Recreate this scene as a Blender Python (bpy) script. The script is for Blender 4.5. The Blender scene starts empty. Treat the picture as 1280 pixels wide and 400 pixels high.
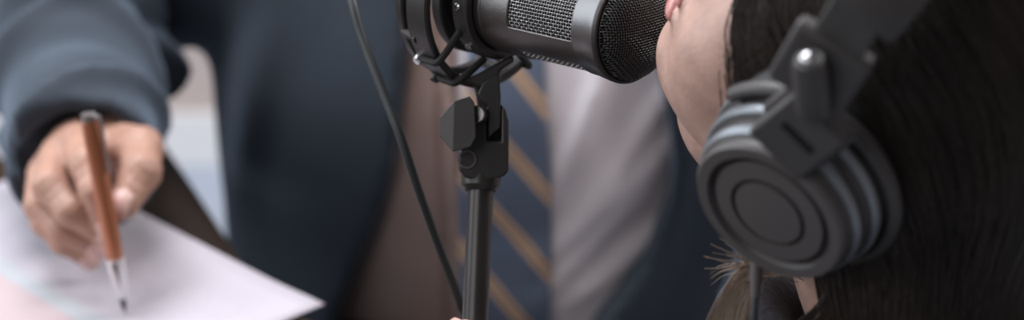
import bpy, math, random
import numpy as np
from mathutils import Vector
random.seed(7); RNG = np.random.default_rng(7)
S = bpy.context.scene
# ------------------------------------------------------------------ camera
PITCH = math.radians(22.0); FPX = 2560.0
CAM = np.array((0.0, 0.0, 1.38))
CR = np.array((1.0, 0, 0)); CF = np.array((0, math.cos(PITCH), -math.sin(PITCH))); CU = np.array((0, math.sin(PITCH), math.cos(PITCH)))
def at(px, py, d): return CAM + d * (CF + (px - 640) / FPX * CR - (py - 200) / FPX * CU)
def cv(x, y, z): return x * CR + y * CU + z * CF          # right, up, away -> world direction
def unit(v): v = np.asarray(v, float); return v / np.linalg.norm(v)
cd = bpy.data.cameras.new('camera'); cam = bpy.data.objects.new('camera', cd); S.collection.objects.link(cam)
cam.location = CAM; cam.rotation_euler = (math.pi / 2 - PITCH, 0, 0)
cd.sensor_width = 36; cd.lens = FPX / 1280 * 36; cd.clip_start = 0.05
cd.dof.use_dof = True; cd.dof.focus_distance = 1.10; cd.dof.aperture_fstop = 3.8; cd.dof.aperture_blades = 0
S.camera = cam
# ------------------------------------------------------------------ light
w = bpy.data.worlds.new('world'); S.world = w; w.use_nodes = True
w.node_tree.nodes['Background'].inputs[0].default_value = (0.95, 0.95, 1.0, 1); w.node_tree.nodes['Background'].inputs[1].default_value = 0.13
def area(name, loc, target, size, sizey, power, col):
    l = bpy.data.lights.new(name, 'AREA'); l.shape = 'RECTANGLE'; l.size = size; l.size_y = sizey; l.energy = power; l.color = col
    o = bpy.data.objects.new(name, l); S.collection.objects.link(o); o.location = loc
    o.rotation_euler = (Vector(target) - Vector(loc)).to_track_quat('-Z', 'Y').to_euler(); return o
area('window_daylight', (-1.75, 1.5, 1.75), (0.0, 1.3, 0.85), 1.9, 1.3, 33, (0.86, 0.93, 1.0))
area('ceiling_panel_light', (-0.5, 1.75, 2.5), (-0.2, 1.5, 0.8), 1.3, 0.8, 48, (0.95, 0.95, 1.0))
area('front_fill_light', (-1.3, -0.6, 2.1), (0.0, 1.3, 0.85), 1.4, 1.0, 14, (1.0, 0.96, 0.94))  # added front fill for the torso, no window stands here
area('right_fill_light', (1.25, 1.75, 2.2), (0.05, 1.6, 0.75), 0.7, 0.7, 27, (1.0, 0.97, 0.97))  # small soft lamp added to brighten the right of the shirt and its folds
S.view_settings.view_transform = 'Standard'; S.view_settings.look = 'None'; S.view_settings.gamma = 1.0
S.view_settings.use_curve_mapping = False; S.view_settings.exposure = 0.0
S.cycles.use_denoising = True
try: S.cycles.denoiser = 'OPENIMAGEDENOISE'
except Exception: pass
# ------------------------------------------------------------------ materials
def mat(name, col, rough=0.6, metal=0.0, noise=0.0, nscale=20.0, bump=0.0, bscale=300.0, sheen=0.0, spec=0.5, sss=0.0, col2=None, coat=0.0, stretch=None):
    m = bpy.data.materials.new(name); m.use_nodes = True; nt = m.node_tree; b = nt.nodes['Principled BSDF']
    b.inputs['Base Color'].default_value = (*col, 1); b.inputs['Roughness'].default_value = rough; b.inputs['Metallic'].default_value = metal
    b.inputs['Specular IOR Level'].default_value = spec; b.inputs['Sheen Weight'].default_value = sheen; b.inputs['Sheen Tint'].default_value = (0.6, 0.78, 1.0, 1); b.inputs['Coat Weight'].default_value = coat
    if sss: b.inputs['Subsurface Weight'].default_value = sss; b.inputs['Subsurface Radius'].default_value = (0.008, 0.003, 0.0015); b.inputs['Subsurface Scale'].default_value = 1.0
    tc = nt.nodes.new('ShaderNodeTexCoord'); mp = nt.nodes.new('ShaderNodeMapping'); nt.links.new(tc.outputs['Object'], mp.inputs[0])
    if stretch: mp.inputs['Scale'].default_value = stretch
    if noise or col2:
        n = nt.nodes.new('ShaderNodeTexNoise'); n.inputs['Scale'].default_value = nscale; n.inputs['Detail'].default_value = 6
        nt.links.new(mp.outputs[0], n.inputs['Vector'])
        r = nt.nodes.new('ShaderNodeValToRGB'); nt.links.new(n.outputs['Fac'], r.inputs[0]); nt.links.new(r.outputs[0], b.inputs['Base Color'])
        c2 = col2 or tuple(min(1, c * (1 + noise)) for c in col); c1 = col if col2 else tuple(c * (1 - noise) for c in col)
        r.color_ramp.elements[0].position = 0.3; r.color_ramp.elements[0].color = (*c1, 1); r.color_ramp.elements[1].position = 0.7; r.color_ramp.elements[1].color = (*c2, 1)
    if bump:
        n2 = nt.nodes.new('ShaderNodeTexNoise'); n2.inputs['Scale'].default_value = bscale; n2.inputs['Detail'].default_value = 4; nt.links.new(mp.outputs[0], n2.inputs['Vector'])
        bp = nt.nodes.new('ShaderNodeBump'); bp.inputs['Strength'].default_value = bump; bp.inputs['Distance'].default_value = 0.001
        nt.links.new(n2.outputs['Fac'], bp.inputs['Height']); nt.links.new(bp.outputs[0], b.inputs['Normal'])
    return m
M_gun = mat('gunmetal_paint', (0.135, 0.126, 0.124), 0.33, 0.86, noise=0.06, nscale=60, bump=0.15, bscale=1500)
M_rim = mat('ring_metal', (0.165, 0.160, 0.162), 0.31, 0.88, noise=0.05, nscale=60, bump=0.1, bscale=1500)
M_wire = mat('grille_wire', (0.40, 0.39, 0.39), 0.42, 1.0)
M_wire_d = mat('dark_grille_wire', (0.10, 0.097, 0.097), 0.34, 0.95)
M_foam = mat('black_foam', (0.003, 0.003, 0.003), 1.0, bump=0.5, bscale=900)
M_blackp = mat('black_plastic', (0.040, 0.038, 0.037), 0.45, noise=0.1, bump=0.12, bscale=1200)
M_blackg = mat('satin_black_metal', (0.03, 0.028, 0.028), 0.38, 0.3, noise=0.1, nscale=50)
M_elastic = mat('black_elastic', (0.016, 0.015, 0.016), 0.75, bump=0.4, bscale=1500)
M_steel = mat('bright_steel', (0.62, 0.62, 0.64), 0.25, 1.0, noise=0.05)
M_pole = mat('pole_metal', (0.045, 0.042, 0.042), 0.33, 0.6, noise=0.08, nscale=40)
M_cable = mat('rubber_cable', (0.022, 0.027, 0.029), 0.5, noise=0.1)
M_hp = mat('headphone_plastic', (0.042, 0.038, 0.038), 0.5, noise=0.08, nscale=50)
M_hpdisc = mat('headphone_disc', (0.078, 0.070, 0.070), 0.5, noise=0.05)
M_hpsil = mat('headphone_silver_grey', (0.20, 0.22, 0.24), 0.38, 0.5, noise=0.05)
M_pad = mat('leatherette', (0.018, 0.018, 0.019), 0.5, noise=0.2, bump=0.3, bscale=500)
M_skin = mat('skin', (0.42, 0.265, 0.215), 0.5, noise=0.16, nscale=70, bump=0.35, bscale=420, sss=0.05)
M_skin_m = mat('tanned_skin', (0.40, 0.225, 0.165), 0.5, noise=0.14, nscale=45, bump=0.4, bscale=380, sss=0.04)
M_lip = mat('lip', (0.42, 0.17, 0.15), 0.42, noise=0.1, nscale=200, sss=0.1)
M_nail = mat('nail', (0.62, 0.40, 0.36), 0.3, noise=0.03)
M_hair = mat('dark_brown_hair', (0.011, 0.009, 0.008), 0.7, spec=0.2, noise=0.3, nscale=30)
M_strand = mat('hair_strand', (0.032, 0.025, 0.021), 0.5, spec=0.3, noise=0.5, nscale=14)
M_strand_l = mat('light_brown_hair_strand', (0.26, 0.19, 0.145), 0.45, noise=0.4, nscale=20)
M_top = mat('dark_knit', (0.022, 0.020, 0.027), 0.9, noise=0.4, nscale=150, bump=1.0, bscale=350)
M_suit = mat('navy_suit_wool', (0.0135, 0.0205, 0.031), 0.85, noise=0.06, nscale=60, bump=0.3, bscale=1200, sheen=0.3)
M_shirt_shade = mat('taupe_shirt_shade', (0.34, 0.24, 0.21), 0.55, noise=0.08, nscale=15)  # taupe tone with the shade on the shirt put into the colour
M_shirt = mat('white_shirt_cotton', (0.80, 0.75, 0.79), 0.8, noise=0.03, nscale=20, bump=0.1, bscale=600)
M_trouser = mat('navy_trouser_wool', (0.03, 0.04, 0.055), 0.85, noise=0.1)
M_mhair = mat('black_hair', (0.015, 0.013, 0.012), 0.6, noise=0.2)
M_copper = mat('copper_lacquer', (0.42, 0.155, 0.075), 0.3, 0.35, noise=0.06, coat=0.3)
M_pensil = mat('pen_silver', (0.72, 0.71, 0.73), 0.38, 0.55)
M_pendark = mat('pen_black', (0.012, 0.012, 0.012), 0.3)
M_wood = mat('dark_walnut', (0.035, 0.018, 0.010), 0.6, col2=(0.055, 0.028, 0.015), nscale=6, stretch=(1, 12, 12), spec=0.25)
M_leather = mat('brown_leather', (0.020, 0.012, 0.008), 0.6, spec=0.2, noise=0.2, nscale=30, bump=0.3, bscale=200)
M_wall = mat('beige_paint', (0.52, 0.44, 0.41), 0.9, noise=0.03, nscale=4)
M_floor = mat('pale_blue_tile', (0.40, 0.465, 0.56), 0.35, noise=0.06, nscale=3)
M_ceil = mat('ceiling_white', (0.75, 0.74, 0.72), 0.9, noise=0.02)
M_frame = mat('white_window_frame', (0.8, 0.8, 0.8), 0.5, noise=0.02)
def paper_material():
    m = bpy.data.materials.new('printed_paper'); m.use_nodes = True; nt = m.node_tree; b = nt.nodes['Principled BSDF']
    N = nt.nodes.new; L = nt.links.new; b.inputs['Roughness'].default_value = 0.7
    tc = N('ShaderNodeTexCoord'); sp = N('ShaderNodeSeparateXYZ'); L(tc.outputs['Object'], sp.inputs[0])
    def math_(op, a, b_=None):
        n = N('ShaderNodeMath'); n.operation = op
        for i, v in enumerate((a, b_)):
            if v is None: continue
            if isinstance(v, (int, float)): n.inputs[i].default_value = v
            else: L(v, n.inputs[i])
        return n.outputs[0]
    def mix(f, a, c):
        n = N('ShaderNodeMix'); n.data_type = 'RGBA'; L(f, n.inputs[0])
        for k, v in ((6, a), (7, c)):
            if isinstance(v, tuple): n.inputs[k].default_value = (*v, 1)
            else: L(v, n.inputs[k])
        return n.outputs[2]
    x, y = sp.outputs[0], sp.outputs[1]       # x along the long edge (0 = near corner), y across, away from that edge
    # grey text rows
    row = math_('GREATER_THAN', math_('FRACT', math_('MULTIPLY', y, 140.0)), 0.62)
    nz = N('ShaderNodeTexNoise'); nz.inputs['Scale'].default_value = 260; L(tc.outputs['Object'], nz.inputs['Vector'])
    ink = math_('MULTIPLY', row, math_('GREATER_THAN', nz.outputs['Fac'], 0.47))
    area_ = math_('MULTIPLY', math_('MULTIPLY', math_('GREATER_THAN', y, 0.022), math_('LESS_THAN', y, 0.112)), math_('MULTIPLY', math_('GREATER_THAN', x, 0.03), math_('LESS_THAN', x, 0.27)))
    ink = math_('MULTIPLY', math_('MULTIPLY', ink, area_), 0.22)
    c = mix(ink, (0.47, 0.44, 0.49), (0.25, 0.23, 0.27))
    band = math_('MULTIPLY', math_('GREATER_THAN', y, 0.122), math_('LESS_THAN', y, 0.137))
    c = mix(math_('MULTIPLY', band, 0.6), c, (0.42, 0.48, 0.50))
    pink = math_('MULTIPLY', math_('GREATER_THAN', y, 0.137), math_('LESS_THAN', y, 0.235))
    c = mix(math_('MULTIPLY', pink, 0.55), c, (0.52, 0.37, 0.355))
    L(c, b.inputs['Base Color']); return m
def tie_material():
    m = bpy.data.materials.new('striped_tie_silk'); m.use_nodes = True; nt = m.node_tree; b = nt.nodes['Principled BSDF']
    N = nt.nodes.new; L = nt.links.new; b.inputs['Roughness'].default_value = 0.55; b.inputs['Sheen Weight'].default_value = 0.2
    tc = N('ShaderNodeTexCoord'); sp = N('ShaderNodeSeparateXYZ'); L(tc.outputs['Object'], sp.inputs[0])
    m1 = N('ShaderNodeMath'); m1.operation = 'MULTIPLY'; m1.inputs[1].default_value = 1.30; L(sp.outputs[0], m1.inputs[0])
    a1 = N('ShaderNodeMath'); a1.operation = 'ADD'; L(m1.outputs[0], a1.inputs[0]); L(sp.outputs[2], a1.inputs[1])
    m2 = N('ShaderNodeMath'); m2.operation = 'MULTIPLY_ADD'; m2.inputs[1].default_value = 1 / 0.073; m2.inputs[2].default_value = TIE_PH; L(a1.outputs[0], m2.inputs[0])
    fr = N('ShaderNodeMath'); fr.operation = 'FRACT'; L(m2.outputs[0], fr.inputs[0])
    r = N('ShaderNodeValToRGB'); L(fr.outputs[0], r.inputs[0]); cr = r.color_ramp; cr.interpolation = 'CONSTANT'
    navy = (0.125, 0.16, 0.235, 1); gold = (0.66, 0.44, 0.29, 1); br = (0.27, 0.19, 0.14, 1)
    cr.elements[0].color = navy; cr.elements[1].position = 0.50; cr.elements[1].color = gold
    for p, c in ((0.59, br), (0.66, gold), (0.75, navy)):
        e = cr.elements.new(p); e.color = c
    L(r.outputs[0], b.inputs['Base Color']); return m
# ------------------------------------------------------------------ mesh building
def frame(axis, ref=(0, 0, 1)):
    a = unit(axis); ref = np.asarray(ref, float)
    if abs(np.dot(a, unit(ref))) > 0.97: ref = np.array((1.0, 0, 0))
    x = unit(np.cross(ref, a)); y = np.cross(a, x); return x, y, a
MIR = None
class MB:
    def __init__(s): s.v = []; s.f = []
    def add(s, vs, fs):
        o = len(s.v); s.v += [tuple(map(float, p)) for p in vs]; s.f += [tuple(i + o for i in f) for f in fs]; return s
    def tube(s, pts, rad, n=10, caps=True, flat=1.0, ref=(0, 0, 1)):
        pts = [np.asarray(p, float) for p in pts]; k = len(pts)
        if not hasattr(rad, '__len__'): rad = [rad] * k
        vs = []; x = None
        for i in range(k):
            t = unit(pts[min(i + 1, k - 1)] - pts[max(i - 1, 0)])
            if x is None: x, y, _ = frame(t, ref)
            else: x = unit(x - np.dot(x, t) * t); y = np.cross(t, x)
            for j in range(n):
                a = 2 * math.pi * j / n; vs.append(pts[i] + rad[i] * (math.cos(a) * x + flat * math.sin(a) * y))
        fs = [(i * n + j, i * n + (j + 1) % n, (i + 1) * n + (j + 1) % n, (i + 1) * n + j) for i in range(k - 1) for j in range(n)]
        if caps: fs += [tuple(range(n))[::-1], tuple((k - 1) * n + j for j in range(n))]
        return s.add(vs, fs)
    def lathe(s, prof, o, axis, n=64, ref=(0, 0, 1), sx=1.0, sy=1.0, caps=True, closed=False):
        """prof: (radius, distance along axis)"""
        x, y, a = frame(axis, ref); o = np.asarray(o, float); k = len(prof); vs = []
        for r, h in prof:
            for j in range(n):
                t = 2 * math.pi * j / n; vs.append(o + a * h + r * (sx * math.cos(t) * x + sy * math.sin(t) * y))
        fs = [(i * n + j, i * n + (j + 1) % n, (i + 1) * n + (j + 1) % n, (i + 1) * n + j) for i in range(k - 1) for j in range(n)]
        if closed: fs += [((k - 1) * n + j, (k - 1) * n + (j + 1) % n, (j + 1) % n, j) for j in range(n)]
        elif caps: fs += [tuple(range(n))[::-1], tuple((k - 1) * n + j for j in range(n))]
        return s.add(vs, fs)
    def prism(s, pts, vec):
        pts = [np.asarray(p, float) for p in pts]; n = len(pts); vec = np.asarray(vec, float)
        vs = pts + [p + vec for p in pts]
        return s.add(vs, [tuple(range(n))[::-1], tuple(range(n, 2 * n))] + [(i, (i + 1) % n, n + (i + 1) % n, n + i) for i in range(n)])
    def box(s, c, x, y, z):
        c, x, y, z = (np.asarray(q, float) for q in (c, x, y, z))
        return s.prism([c - x - y - z, c + x - y - z, c + x + y - z, c - x + y - z], 2 * z)
    def sphere(s, c, r, n=16):
        prof = [(max(1e-5, r * math.sin(math.pi * i / n)), -r * math.cos(math.pi * i / n)) for i in range(n + 1)]
        return s.lathe(prof, c, (0, 0, 1), n * 2, ref=(0, 1, 0))
    def build(s, name, m, parent=None, bevel=0, smooth=True, angle=35, subsurf=0, solid=0, origin=None):
        if MIR is not None: s.v = [tuple(np.array(p) - 2 * np.dot(np.array(p) - MIR[0], MIR[1]) * MIR[1]) for p in s.v]
        me = bpy.data.meshes.new(name); o3 = np.zeros(3) if origin is None else np.asarray(origin, float)
        me.from_pydata([tuple(np.array(p) - o3) for p in s.v], [], s.f); me.update()
        import bmesh
        bm = bmesh.new(); bm.from_mesh(me); bmesh.ops.recalc_face_normals(bm, faces=bm.faces); bm.to_mesh(me); bm.free()
        return link(name, me, m, parent, bevel, smooth, angle, subsurf, solid, origin)
def link(name, me, m, parent=None, bevel=0, smooth=True, angle=35, subsurf=0, solid=0, origin=None):
    o = bpy.data.objects.new(name, me); S.collection.objects.link(o); me.materials.append(m)
    if smooth:
        me.shade_smooth()
        if angle: me.set_sharp_from_angle(angle=math.radians(angle))
    if solid: q = o.modifiers.new('solid', 'SOLIDIFY'); q.thickness = solid; q.offset = -1
    if bevel: q = o.modifiers.new('bevel', 'BEVEL'); q.width = bevel; q.segments = 3; q.limit_method = 'ANGLE'; q.angle_limit = math.radians(30); q.harden_normals = False
    if subsurf: q = o.modifiers.new('sub', 'SUBSURF'); q.levels = subsurf; q.render_levels = subsurf
    if origin is not None: o.location = origin
    if parent is not None:
        o.parent = parent; p = parent; off = Vector((0, 0, 0))
        while p is not None: off += p.location; p = p.parent
        o.location = Vector(o.location) - off
    return o
def thing(name, label, cat, loc, group=None):
    o = bpy.data.objects.new(name, None); S.collection.objects.link(o); o.location = loc; o.empty_display_size = 0.05
    o['label'] = label; o['category'] = cat
    if group: o['group'] = group
    return o
def tag(o, label, cat, group=None):
    o['label'] = label; o['category'] = cat
    if group: o['group'] = group
    return o
def spline(pts, n=12):
    P = [np.asarray(p, float) for p in pts]; P = [2 * P[0] - P[1]] + P + [2 * P[-1] - P[-2]]; out = []
    for i in range(1, len(P) - 2):
        for k in range(n):
            t = k / n; a, b, c, d = P[i - 1:i + 3]
            out.append(0.5 * (2 * b + (c - a) * t + (2 * a - 5 * b + 4 * c - d) * t * t + (3 * b - a - 3 * c + d) * t ** 3))
    return out + [P[-2]]
# ------------------------------------------------------------------ signed distance modelling (continuous organic bodies)
def cap(P, a, b, ra, rb, sc=None):
    a = np.asarray(a, np.float32); b = np.asarray(b, np.float32)
    if sc is not None: sc = np.asarray(sc, np.float32); P = P / sc; a = a / sc; b = b / sc
    ab = b - a; t = np.clip(((P - a) @ ab) / float(ab @ ab + 1e-12), 0, 1)
    return np.linalg.norm(P - a - t[:, None] * ab, axis=1) - (ra + (rb - ra) * t)
def ell(P, c, r, B=None):
    Q = P - np.asarray(c, np.float32)
    if B is not None: Q = Q @ np.asarray(B, np.float32)
    r = np.asarray(r, np.float32); k0 = np.linalg.norm(Q / r, axis=1); k1 = np.linalg.norm(Q / (r * r), axis=1) + 1e-6
    return k0 * (k0 - 1) / k1
def smin(a, b, k): h = np.clip(0.5 + 0.5 * (b - a) / k, 0, 1); return b + (a - b) * h - k * h * (1 - h)
def smax(a, b, k): return -smin(-a, -b, k)
def poly(X, Z, pts):
    d = np.full(X.shape, 1e9, np.float32); s = np.ones(X.shape, np.float32); n = len(pts)
    for i in range(n):
        ax, az = pts[i]; bx, bz = pts[i - 1]; ex, ez = bx - ax, bz - az; wx, wz = X - ax, Z - az
        t = np.clip((wx * ex + wz * ez) / (ex * ex + ez * ez), 0, 1); d = np.minimum(d, (wx - ex * t) ** 2 + (wz - ez * t) ** 2)
        c1 = Z >= az; c2 = Z < bz; c3 = ex * wz > ez * wx
        s = np.where((c1 & c2 & c3) | (~c1 & ~c2 & ~c3), -s, s)
    return s * np.sqrt(d)
def surfnet(f, lo, hi, h):
    lo = np.asarray(lo, float); n = np.ceil((np.asarray(hi, float) - lo) / h).astype(int) + 1
    xs, ys, zs = (lo[i] + h * np.arange(n[i]) for i in range(3)); V = np.empty(n, np.float32)
    Y, Z = np.meshgrid(ys, zs, indexing='ij'); Y = Y.ravel(); Z = Z.ravel(); step = max(1, 400000 // len(Y))
    for i in range(0, n[0], step):
        X = xs[i:i + step]; P = np.empty((len(X), len(Y), 3), np.float32); P[..., 0] = X[:, None]; P[..., 1] = Y; P[..., 2] = Z
        V[i:i + step] = f(P.reshape(-1, 3)).reshape(len(X), n[1], n[2])
    V[0] = V[-1] = np.maximum(V[0], 1e-4); V[:, 0] = np.maximum(V[:, 0], 1e-4); V[:, -1] = np.maximum(V[:, -1], 1e-4); V[:, :, 0] = np.maximum(V[:, :, 0], 1e-4); V[:, :, -1] = np.maximum(V[:, :, -1], 1e-4)
    V[-1] = np.maximum(V[-1], 1e-4)
    ins = V < 0; c = n - 1; cnt = np.zeros(c, np.int16)
    corners = [(i, j, k) for i in (0, 1) for j in (0, 1) for k in (0, 1)]
    for i, j, k in corners: cnt += ins[i:i + c[0], j:j + c[1], k:k + c[2]]
    I, J, K = np.nonzero((cnt > 0) & (cnt < 8)); idx = np.full(c, -1, np.int64); idx[I, J, K] = np.arange(len(I))
    acc = np.zeros((len(I), 3)); w_ = np.zeros(len(I))
    for a in corners:
        for ax in range(3):
            if a[ax]: continue
            b = list(a); b[ax] = 1
            va = V[I + a[0], J + a[1], K + a[2]]; vb = V[I + b[0], J + b[1], K + b[2]]; m = (va < 0) != (vb < 0)
            t = np.where(m, va / np.where(m, va - vb, 1), 0); p = np.tile(np.array(a, float), (len(I), 1)); p[:, ax] += t
            acc += p * m[:, None]; w_ += m
    verts = lo + h * (np.stack([I, J, K], 1) + acc / w_[:, None]); faces = []
    for ax in range(3):
        u, v = (ax + 1) % 3, (ax + 2) % 3; sl = [slice(None)] * 3; s2 = [slice(None)] * 3; sl[ax] = slice(0, -1); s2[ax] = slice(1, None)
        A = ins[tuple(sl)]; B = ins[tuple(s2)]; E = np.stack(np.nonzero(A != B), 1)
        E = E[(E[:, u] > 0) & (E[:, v] > 0) & (E[:, u] < n[u] - 1) & (E[:, v] < n[v] - 1)]
        q = []
        for du, dv in ((1, 1), (0, 1), (0, 0), (1, 0)):
            F = E.copy(); F[:, u] -= du; F[:, v] -= dv; q.append(idx[F[:, 0], F[:, 1], F[:, 2]])
        Q = np.stack(q, 1); flip = ~A[tuple(E.T)]; Q[flip] = Q[flip][:, ::-1]; Q = Q[(Q >= 0).all(1)]; faces.append(Q)
    return verts, np.concatenate(faces)
def np_mesh(name, V, F):
    me = bpy.data.meshes.new(name); me.vertices.add(len(V)); me.vertices.foreach_set('co', np.asarray(V, np.float32).ravel())
    me.loops.add(F.size); me.loops.foreach_set('vertex_index', F.astype(np.int32).ravel()); me.polygons.add(len(F))
    me.polygons.foreach_set('loop_start', np.arange(0, F.size, 4, dtype=np.int32)); me.update(calc_edges=True); me.validate(); return me
def sdf_obj(name, f, lo, hi, h, m, parent, smooth=0, extra=None):
    V, F = surfnet(f, lo, hi, h)
    if extra:
        for g, l2, h2, hh in extra:
            V2, F2 = surfnet(g, l2, h2, hh); F = np.concatenate([F, F2 + len(V)]); V = np.concatenate([V, V2])
    o = link(name, np_mesh(name, V, F), m, parent, angle=0)
    if smooth: q = o.modifiers.new('smooth', 'SMOOTH'); q.iterations = smooth; q.factor = 0.5
    return o
# ================================================================== ROOM
def struct(name, mb, m, **k): o = mb.build(name, m, None, **k); o['kind'] = 'structure'; return o
struct('floor', MB().box((0, 0.9, -0.02), (2.0, 0, 0), (0, 2.6, 0), (0, 0, 0.02)), M_floor)
struct('wall_back', MB().box((0, 3.45, 1.3), (2.0, 0, 0), (0, 0.05, 0), (0, 0, 1.3)), M_wall)
struct('wall_right', MB().box((1.95, 0.9, 1.3), (0.05, 0, 0), (0, 2.5, 0), (0, 0, 1.3)), M_wall)
wl = MB()   # left wall with a window opening
for c, hy, hz, y0 in (((-1.95, 0, 0.4), 2.5, 0.4, 0.9), ((-1.95, 0, 2.5), 2.5, 0.1, 0.9), ((-1.95, 0, 1.6), 0.95, 0.8, -0.65), ((-1.95, 0, 1.6), 0.5, 0.8, 2.9)):
    wl.box((c[0], y0, c[2]), (0.05, 0, 0), (0, hy, 0), (0, 0, hz))
struct('wall_left', wl, M_wall)
struct('baseboard_back', MB().box((0, 3.39, 0.05), (1.9, 0, 0), (0, 0.01, 0), (0, 0, 0.05)), M_frame, bevel=0.003)
wf = MB()
for y in (0.3, 1.35, 2.4): wf.box((-1.95, y + (0.03 if y < 1 else -0.03 if y > 2 else 0), 1.6), (0.04, 0, 0), (0, 0.03, 0), (0, 0, 0.8))
for z in (0.83, 2.37): wf.box((-1.95, 1.35, z), (0.04, 0, 0), (0, 1.05, 0), (0, 0, 0.03))
struct('window_1', wf, M_frame, bevel=0.004)
# ================================================================== TABLE  (far edge runs diagonally)
E1 = unit((0.68, -0.73, 0)); E2 = np.array((-E1[1], E1[0], 0)) * -1   # E1 along far edge to the woman, E2 inward
if E2[1] > 0: E2 = -E2
TOP = 0.75
tc_ = np.array((0.125, 1.03, TOP)) + 0.032 * E2
tbl = thing('table', 'dark brown wooden table under the papers and the microphone stand', 'table', (-0.6, 0.9, 0))
L_, W_ = 1.55, 0.85
cor = [tc_, tc_ - L_ * E1, tc_ - L_ * E1 + W_ * E2, tc_ + W_ * E2]
MB().prism([c - np.array((0, 0, 0.03)) for c in cor], (0, 0, 0.03)).build('table_top', M_wood, tbl, bevel=0.004)
mid = sum(cor) / 4
ap = MB(); ins_ = [mid + (c - mid) * 0.66 for c in cor]
for i in range(4):
    a, b = ins_[i], ins_[(i + 1) % 4]; d = unit(b - a); nn = np.array((-d[1], d[0], 0))
    ap.box((a + b) / 2 - np.array((0, 0, 0.065)), (b - a) / 2, nn * 0.01, (0, 0, 0.034))
ap.build('apron', M_wood, tbl)
for c in ins_:
    MB().lathe([(0.024, -0.745), (0.022, -0.74), (0.034, -0.1), (0.034, -0.031)], c, (0, 0, 1), 20).build('leg', M_wood, tbl)
# ================================================================== PAPERS
pz = TOP + 0.0015
def ground(px, py, z=TOP):
    v = -(py - 200) / FPX; dirz = -math.sin(PITCH) + v * math.cos(PITCH); return at(px, py, (z - 1.38) / dirz)
pc = ground(406, 388); pc[2] = 0
far = ground(165, 263); far[2] = 0
pe = unit(far - pc); pn = np.array((pe[1], -pe[0], 0));
if pn[1] > 0: pn = -pn
ang = math.atan2(pe[1], pe[0]); SHL_ = float(np.linalg.norm(ground(72, 215) - ground(406, 388)))
def sheet(name, label, shift, rot, lift, size=(0.42, 0.30), grp=None):
    mb = MB(); nx, ny = 24, 16; vs = []
    for j in range(ny + 1):
        for i in range(nx + 1):
            x = size[0] * i / nx; y = size[1] * j / ny
            curl = 0.0025 * math.exp(-((x) ** 2 + y ** 2) / 0.0015)
            vs.append((x, y, curl))
    fs = [(j * (nx + 1) + i, j * (nx + 1) + i + 1, (j + 1) * (nx + 1) + i + 1, (j + 1) * (nx + 1) + i) for j in range(ny) for i in range(nx)]
    o = mb.add(vs, fs).build(name, M_paper, solid=0.0004)
    o.location = pc + np.array((0, 0, TOP + lift)) + pe * shift[0] + pn * shift[1]
    o.rotation_euler = (0, 0, ang + rot); return tag(o, label, 'paper', grp)
M_paper = paper_material()
sheet('document', 'large white printed page on top, under the pen tip, with a pale pink chart area', (0, 0), 0, 0.0022, (SHL_, 0.32), 'printed pages on the table')
sheet('document', 'white page directly below the top printed page, edge just peeking out', (0.006, 0.004), 0.006, 0.0012, (SHL_, 0.32), 'printed pages on the table')
sheet('document', 'bottom white page of the stack, lying on the wooden table', (0.012, 0.009), -0.004, 0.0003, (SHL_, 0.32), 'printed pages on the table')
# ================================================================== MICROPHONE
A = unit(cv(0.714, -0.205, -0.67)); MC = at(786, 35, 1.10)
mx, my, _ = frame(A, CU)
toCam = unit(-CF - np.dot(-CF, A) * A); dn = unit(np.cross(A, toCam));
if np.dot(dn, CU) > 0: dn = -dn
def mpt(r, phi, h): return MC + A * h + r * (math.cos(phi) * toCam + math.sin(phi) * dn)   # phi 0 faces the camera, + = below
mic = thing('microphone', 'large gunmetal studio microphone with black mesh head pointing at the chin', 'microphone', MC - A * 0.06)
def weave(name, P, us, vs, m, amp=0.00028, rw=0.00030, parent=None, inside=None):
    """P(u, v, off) -> point; crossing wires at us / vs"""
    mb = MB()
    for k in (0, 1):
        main, cross = (us, vs) if k == 0 else (vs, us)
        dc = (cross[-1] - cross[0]) / (len(cross) - 1)
        for i, c0 in enumerate(main):
            run = []; t = np.linspace(cross[0], cross[-1], (len(cross) - 1) * 2 + 1)
            for tt in t:
                u, v = (c0, tt) if k == 0 else (tt, c0)
                if inside is not None and not inside(u, v):
                    if len(run) > 2: mb.tube(run, rw, 4, False)
                    run = []; continue
                ph = (tt - cross[0]) / dc
                run.append(P(u, v, amp * math.cos(math.pi * (ph + i + k))))
            if len(run) > 2: mb.tube(run, rw, 4, False)
    return mb.build(name, m, parent, angle=0)
RB = 0.0285
# barrel with four window slots
hs = [-0.108, -0.106, -0.0875, -0.0865, -0.0855, -0.066, -0.064, -0.040, -0.0165, -0.0145, -0.0100, -0.0050, -0.0010, 0.0010, 0.0022]
rr = {-0.108: 0.0262, -0.106: 0.0270, -0.0875: 0.0272, -0.0865: 0.0262, -0.0855: 0.0285, -0.0145: 0.0285, -0.0100: 0.0288, -0.0050: 0.0296, -0.0010: 0.0300, 0.0010: 0.0300, 0.0022: 0.0297}
hl = []
for a, b in zip(hs[:-1], hs[1:]):
    k = max(1, int((b - a) / 0.004)); hl += [a + (b - a) * i / k for i in range(k)]
hl.append(hs[-1])
off0 = math.radians(5.5); half = math.radians(28.5); phis = []
for q in range(4):
    c0 = off0 + q * math.pi / 2; phis += [c0 - half + 2 * half * i / 12 for i in range(12)] + [c0 + half + (math.pi / 2 - 2 * half) * i / 7 for i in range(7)]
bar = MB(); vs = []; n = len(phis)
for h in hl:
    r = RB
    for kk, v_ in rr.items():
        if abs(h - kk) < 1e-6: r = v_
    if h < -0.0875 - 1e-6 and h > -0.106: r = 0.0271
    for p in phis: vs.append(mpt(r, p, h))
fs = []
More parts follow.
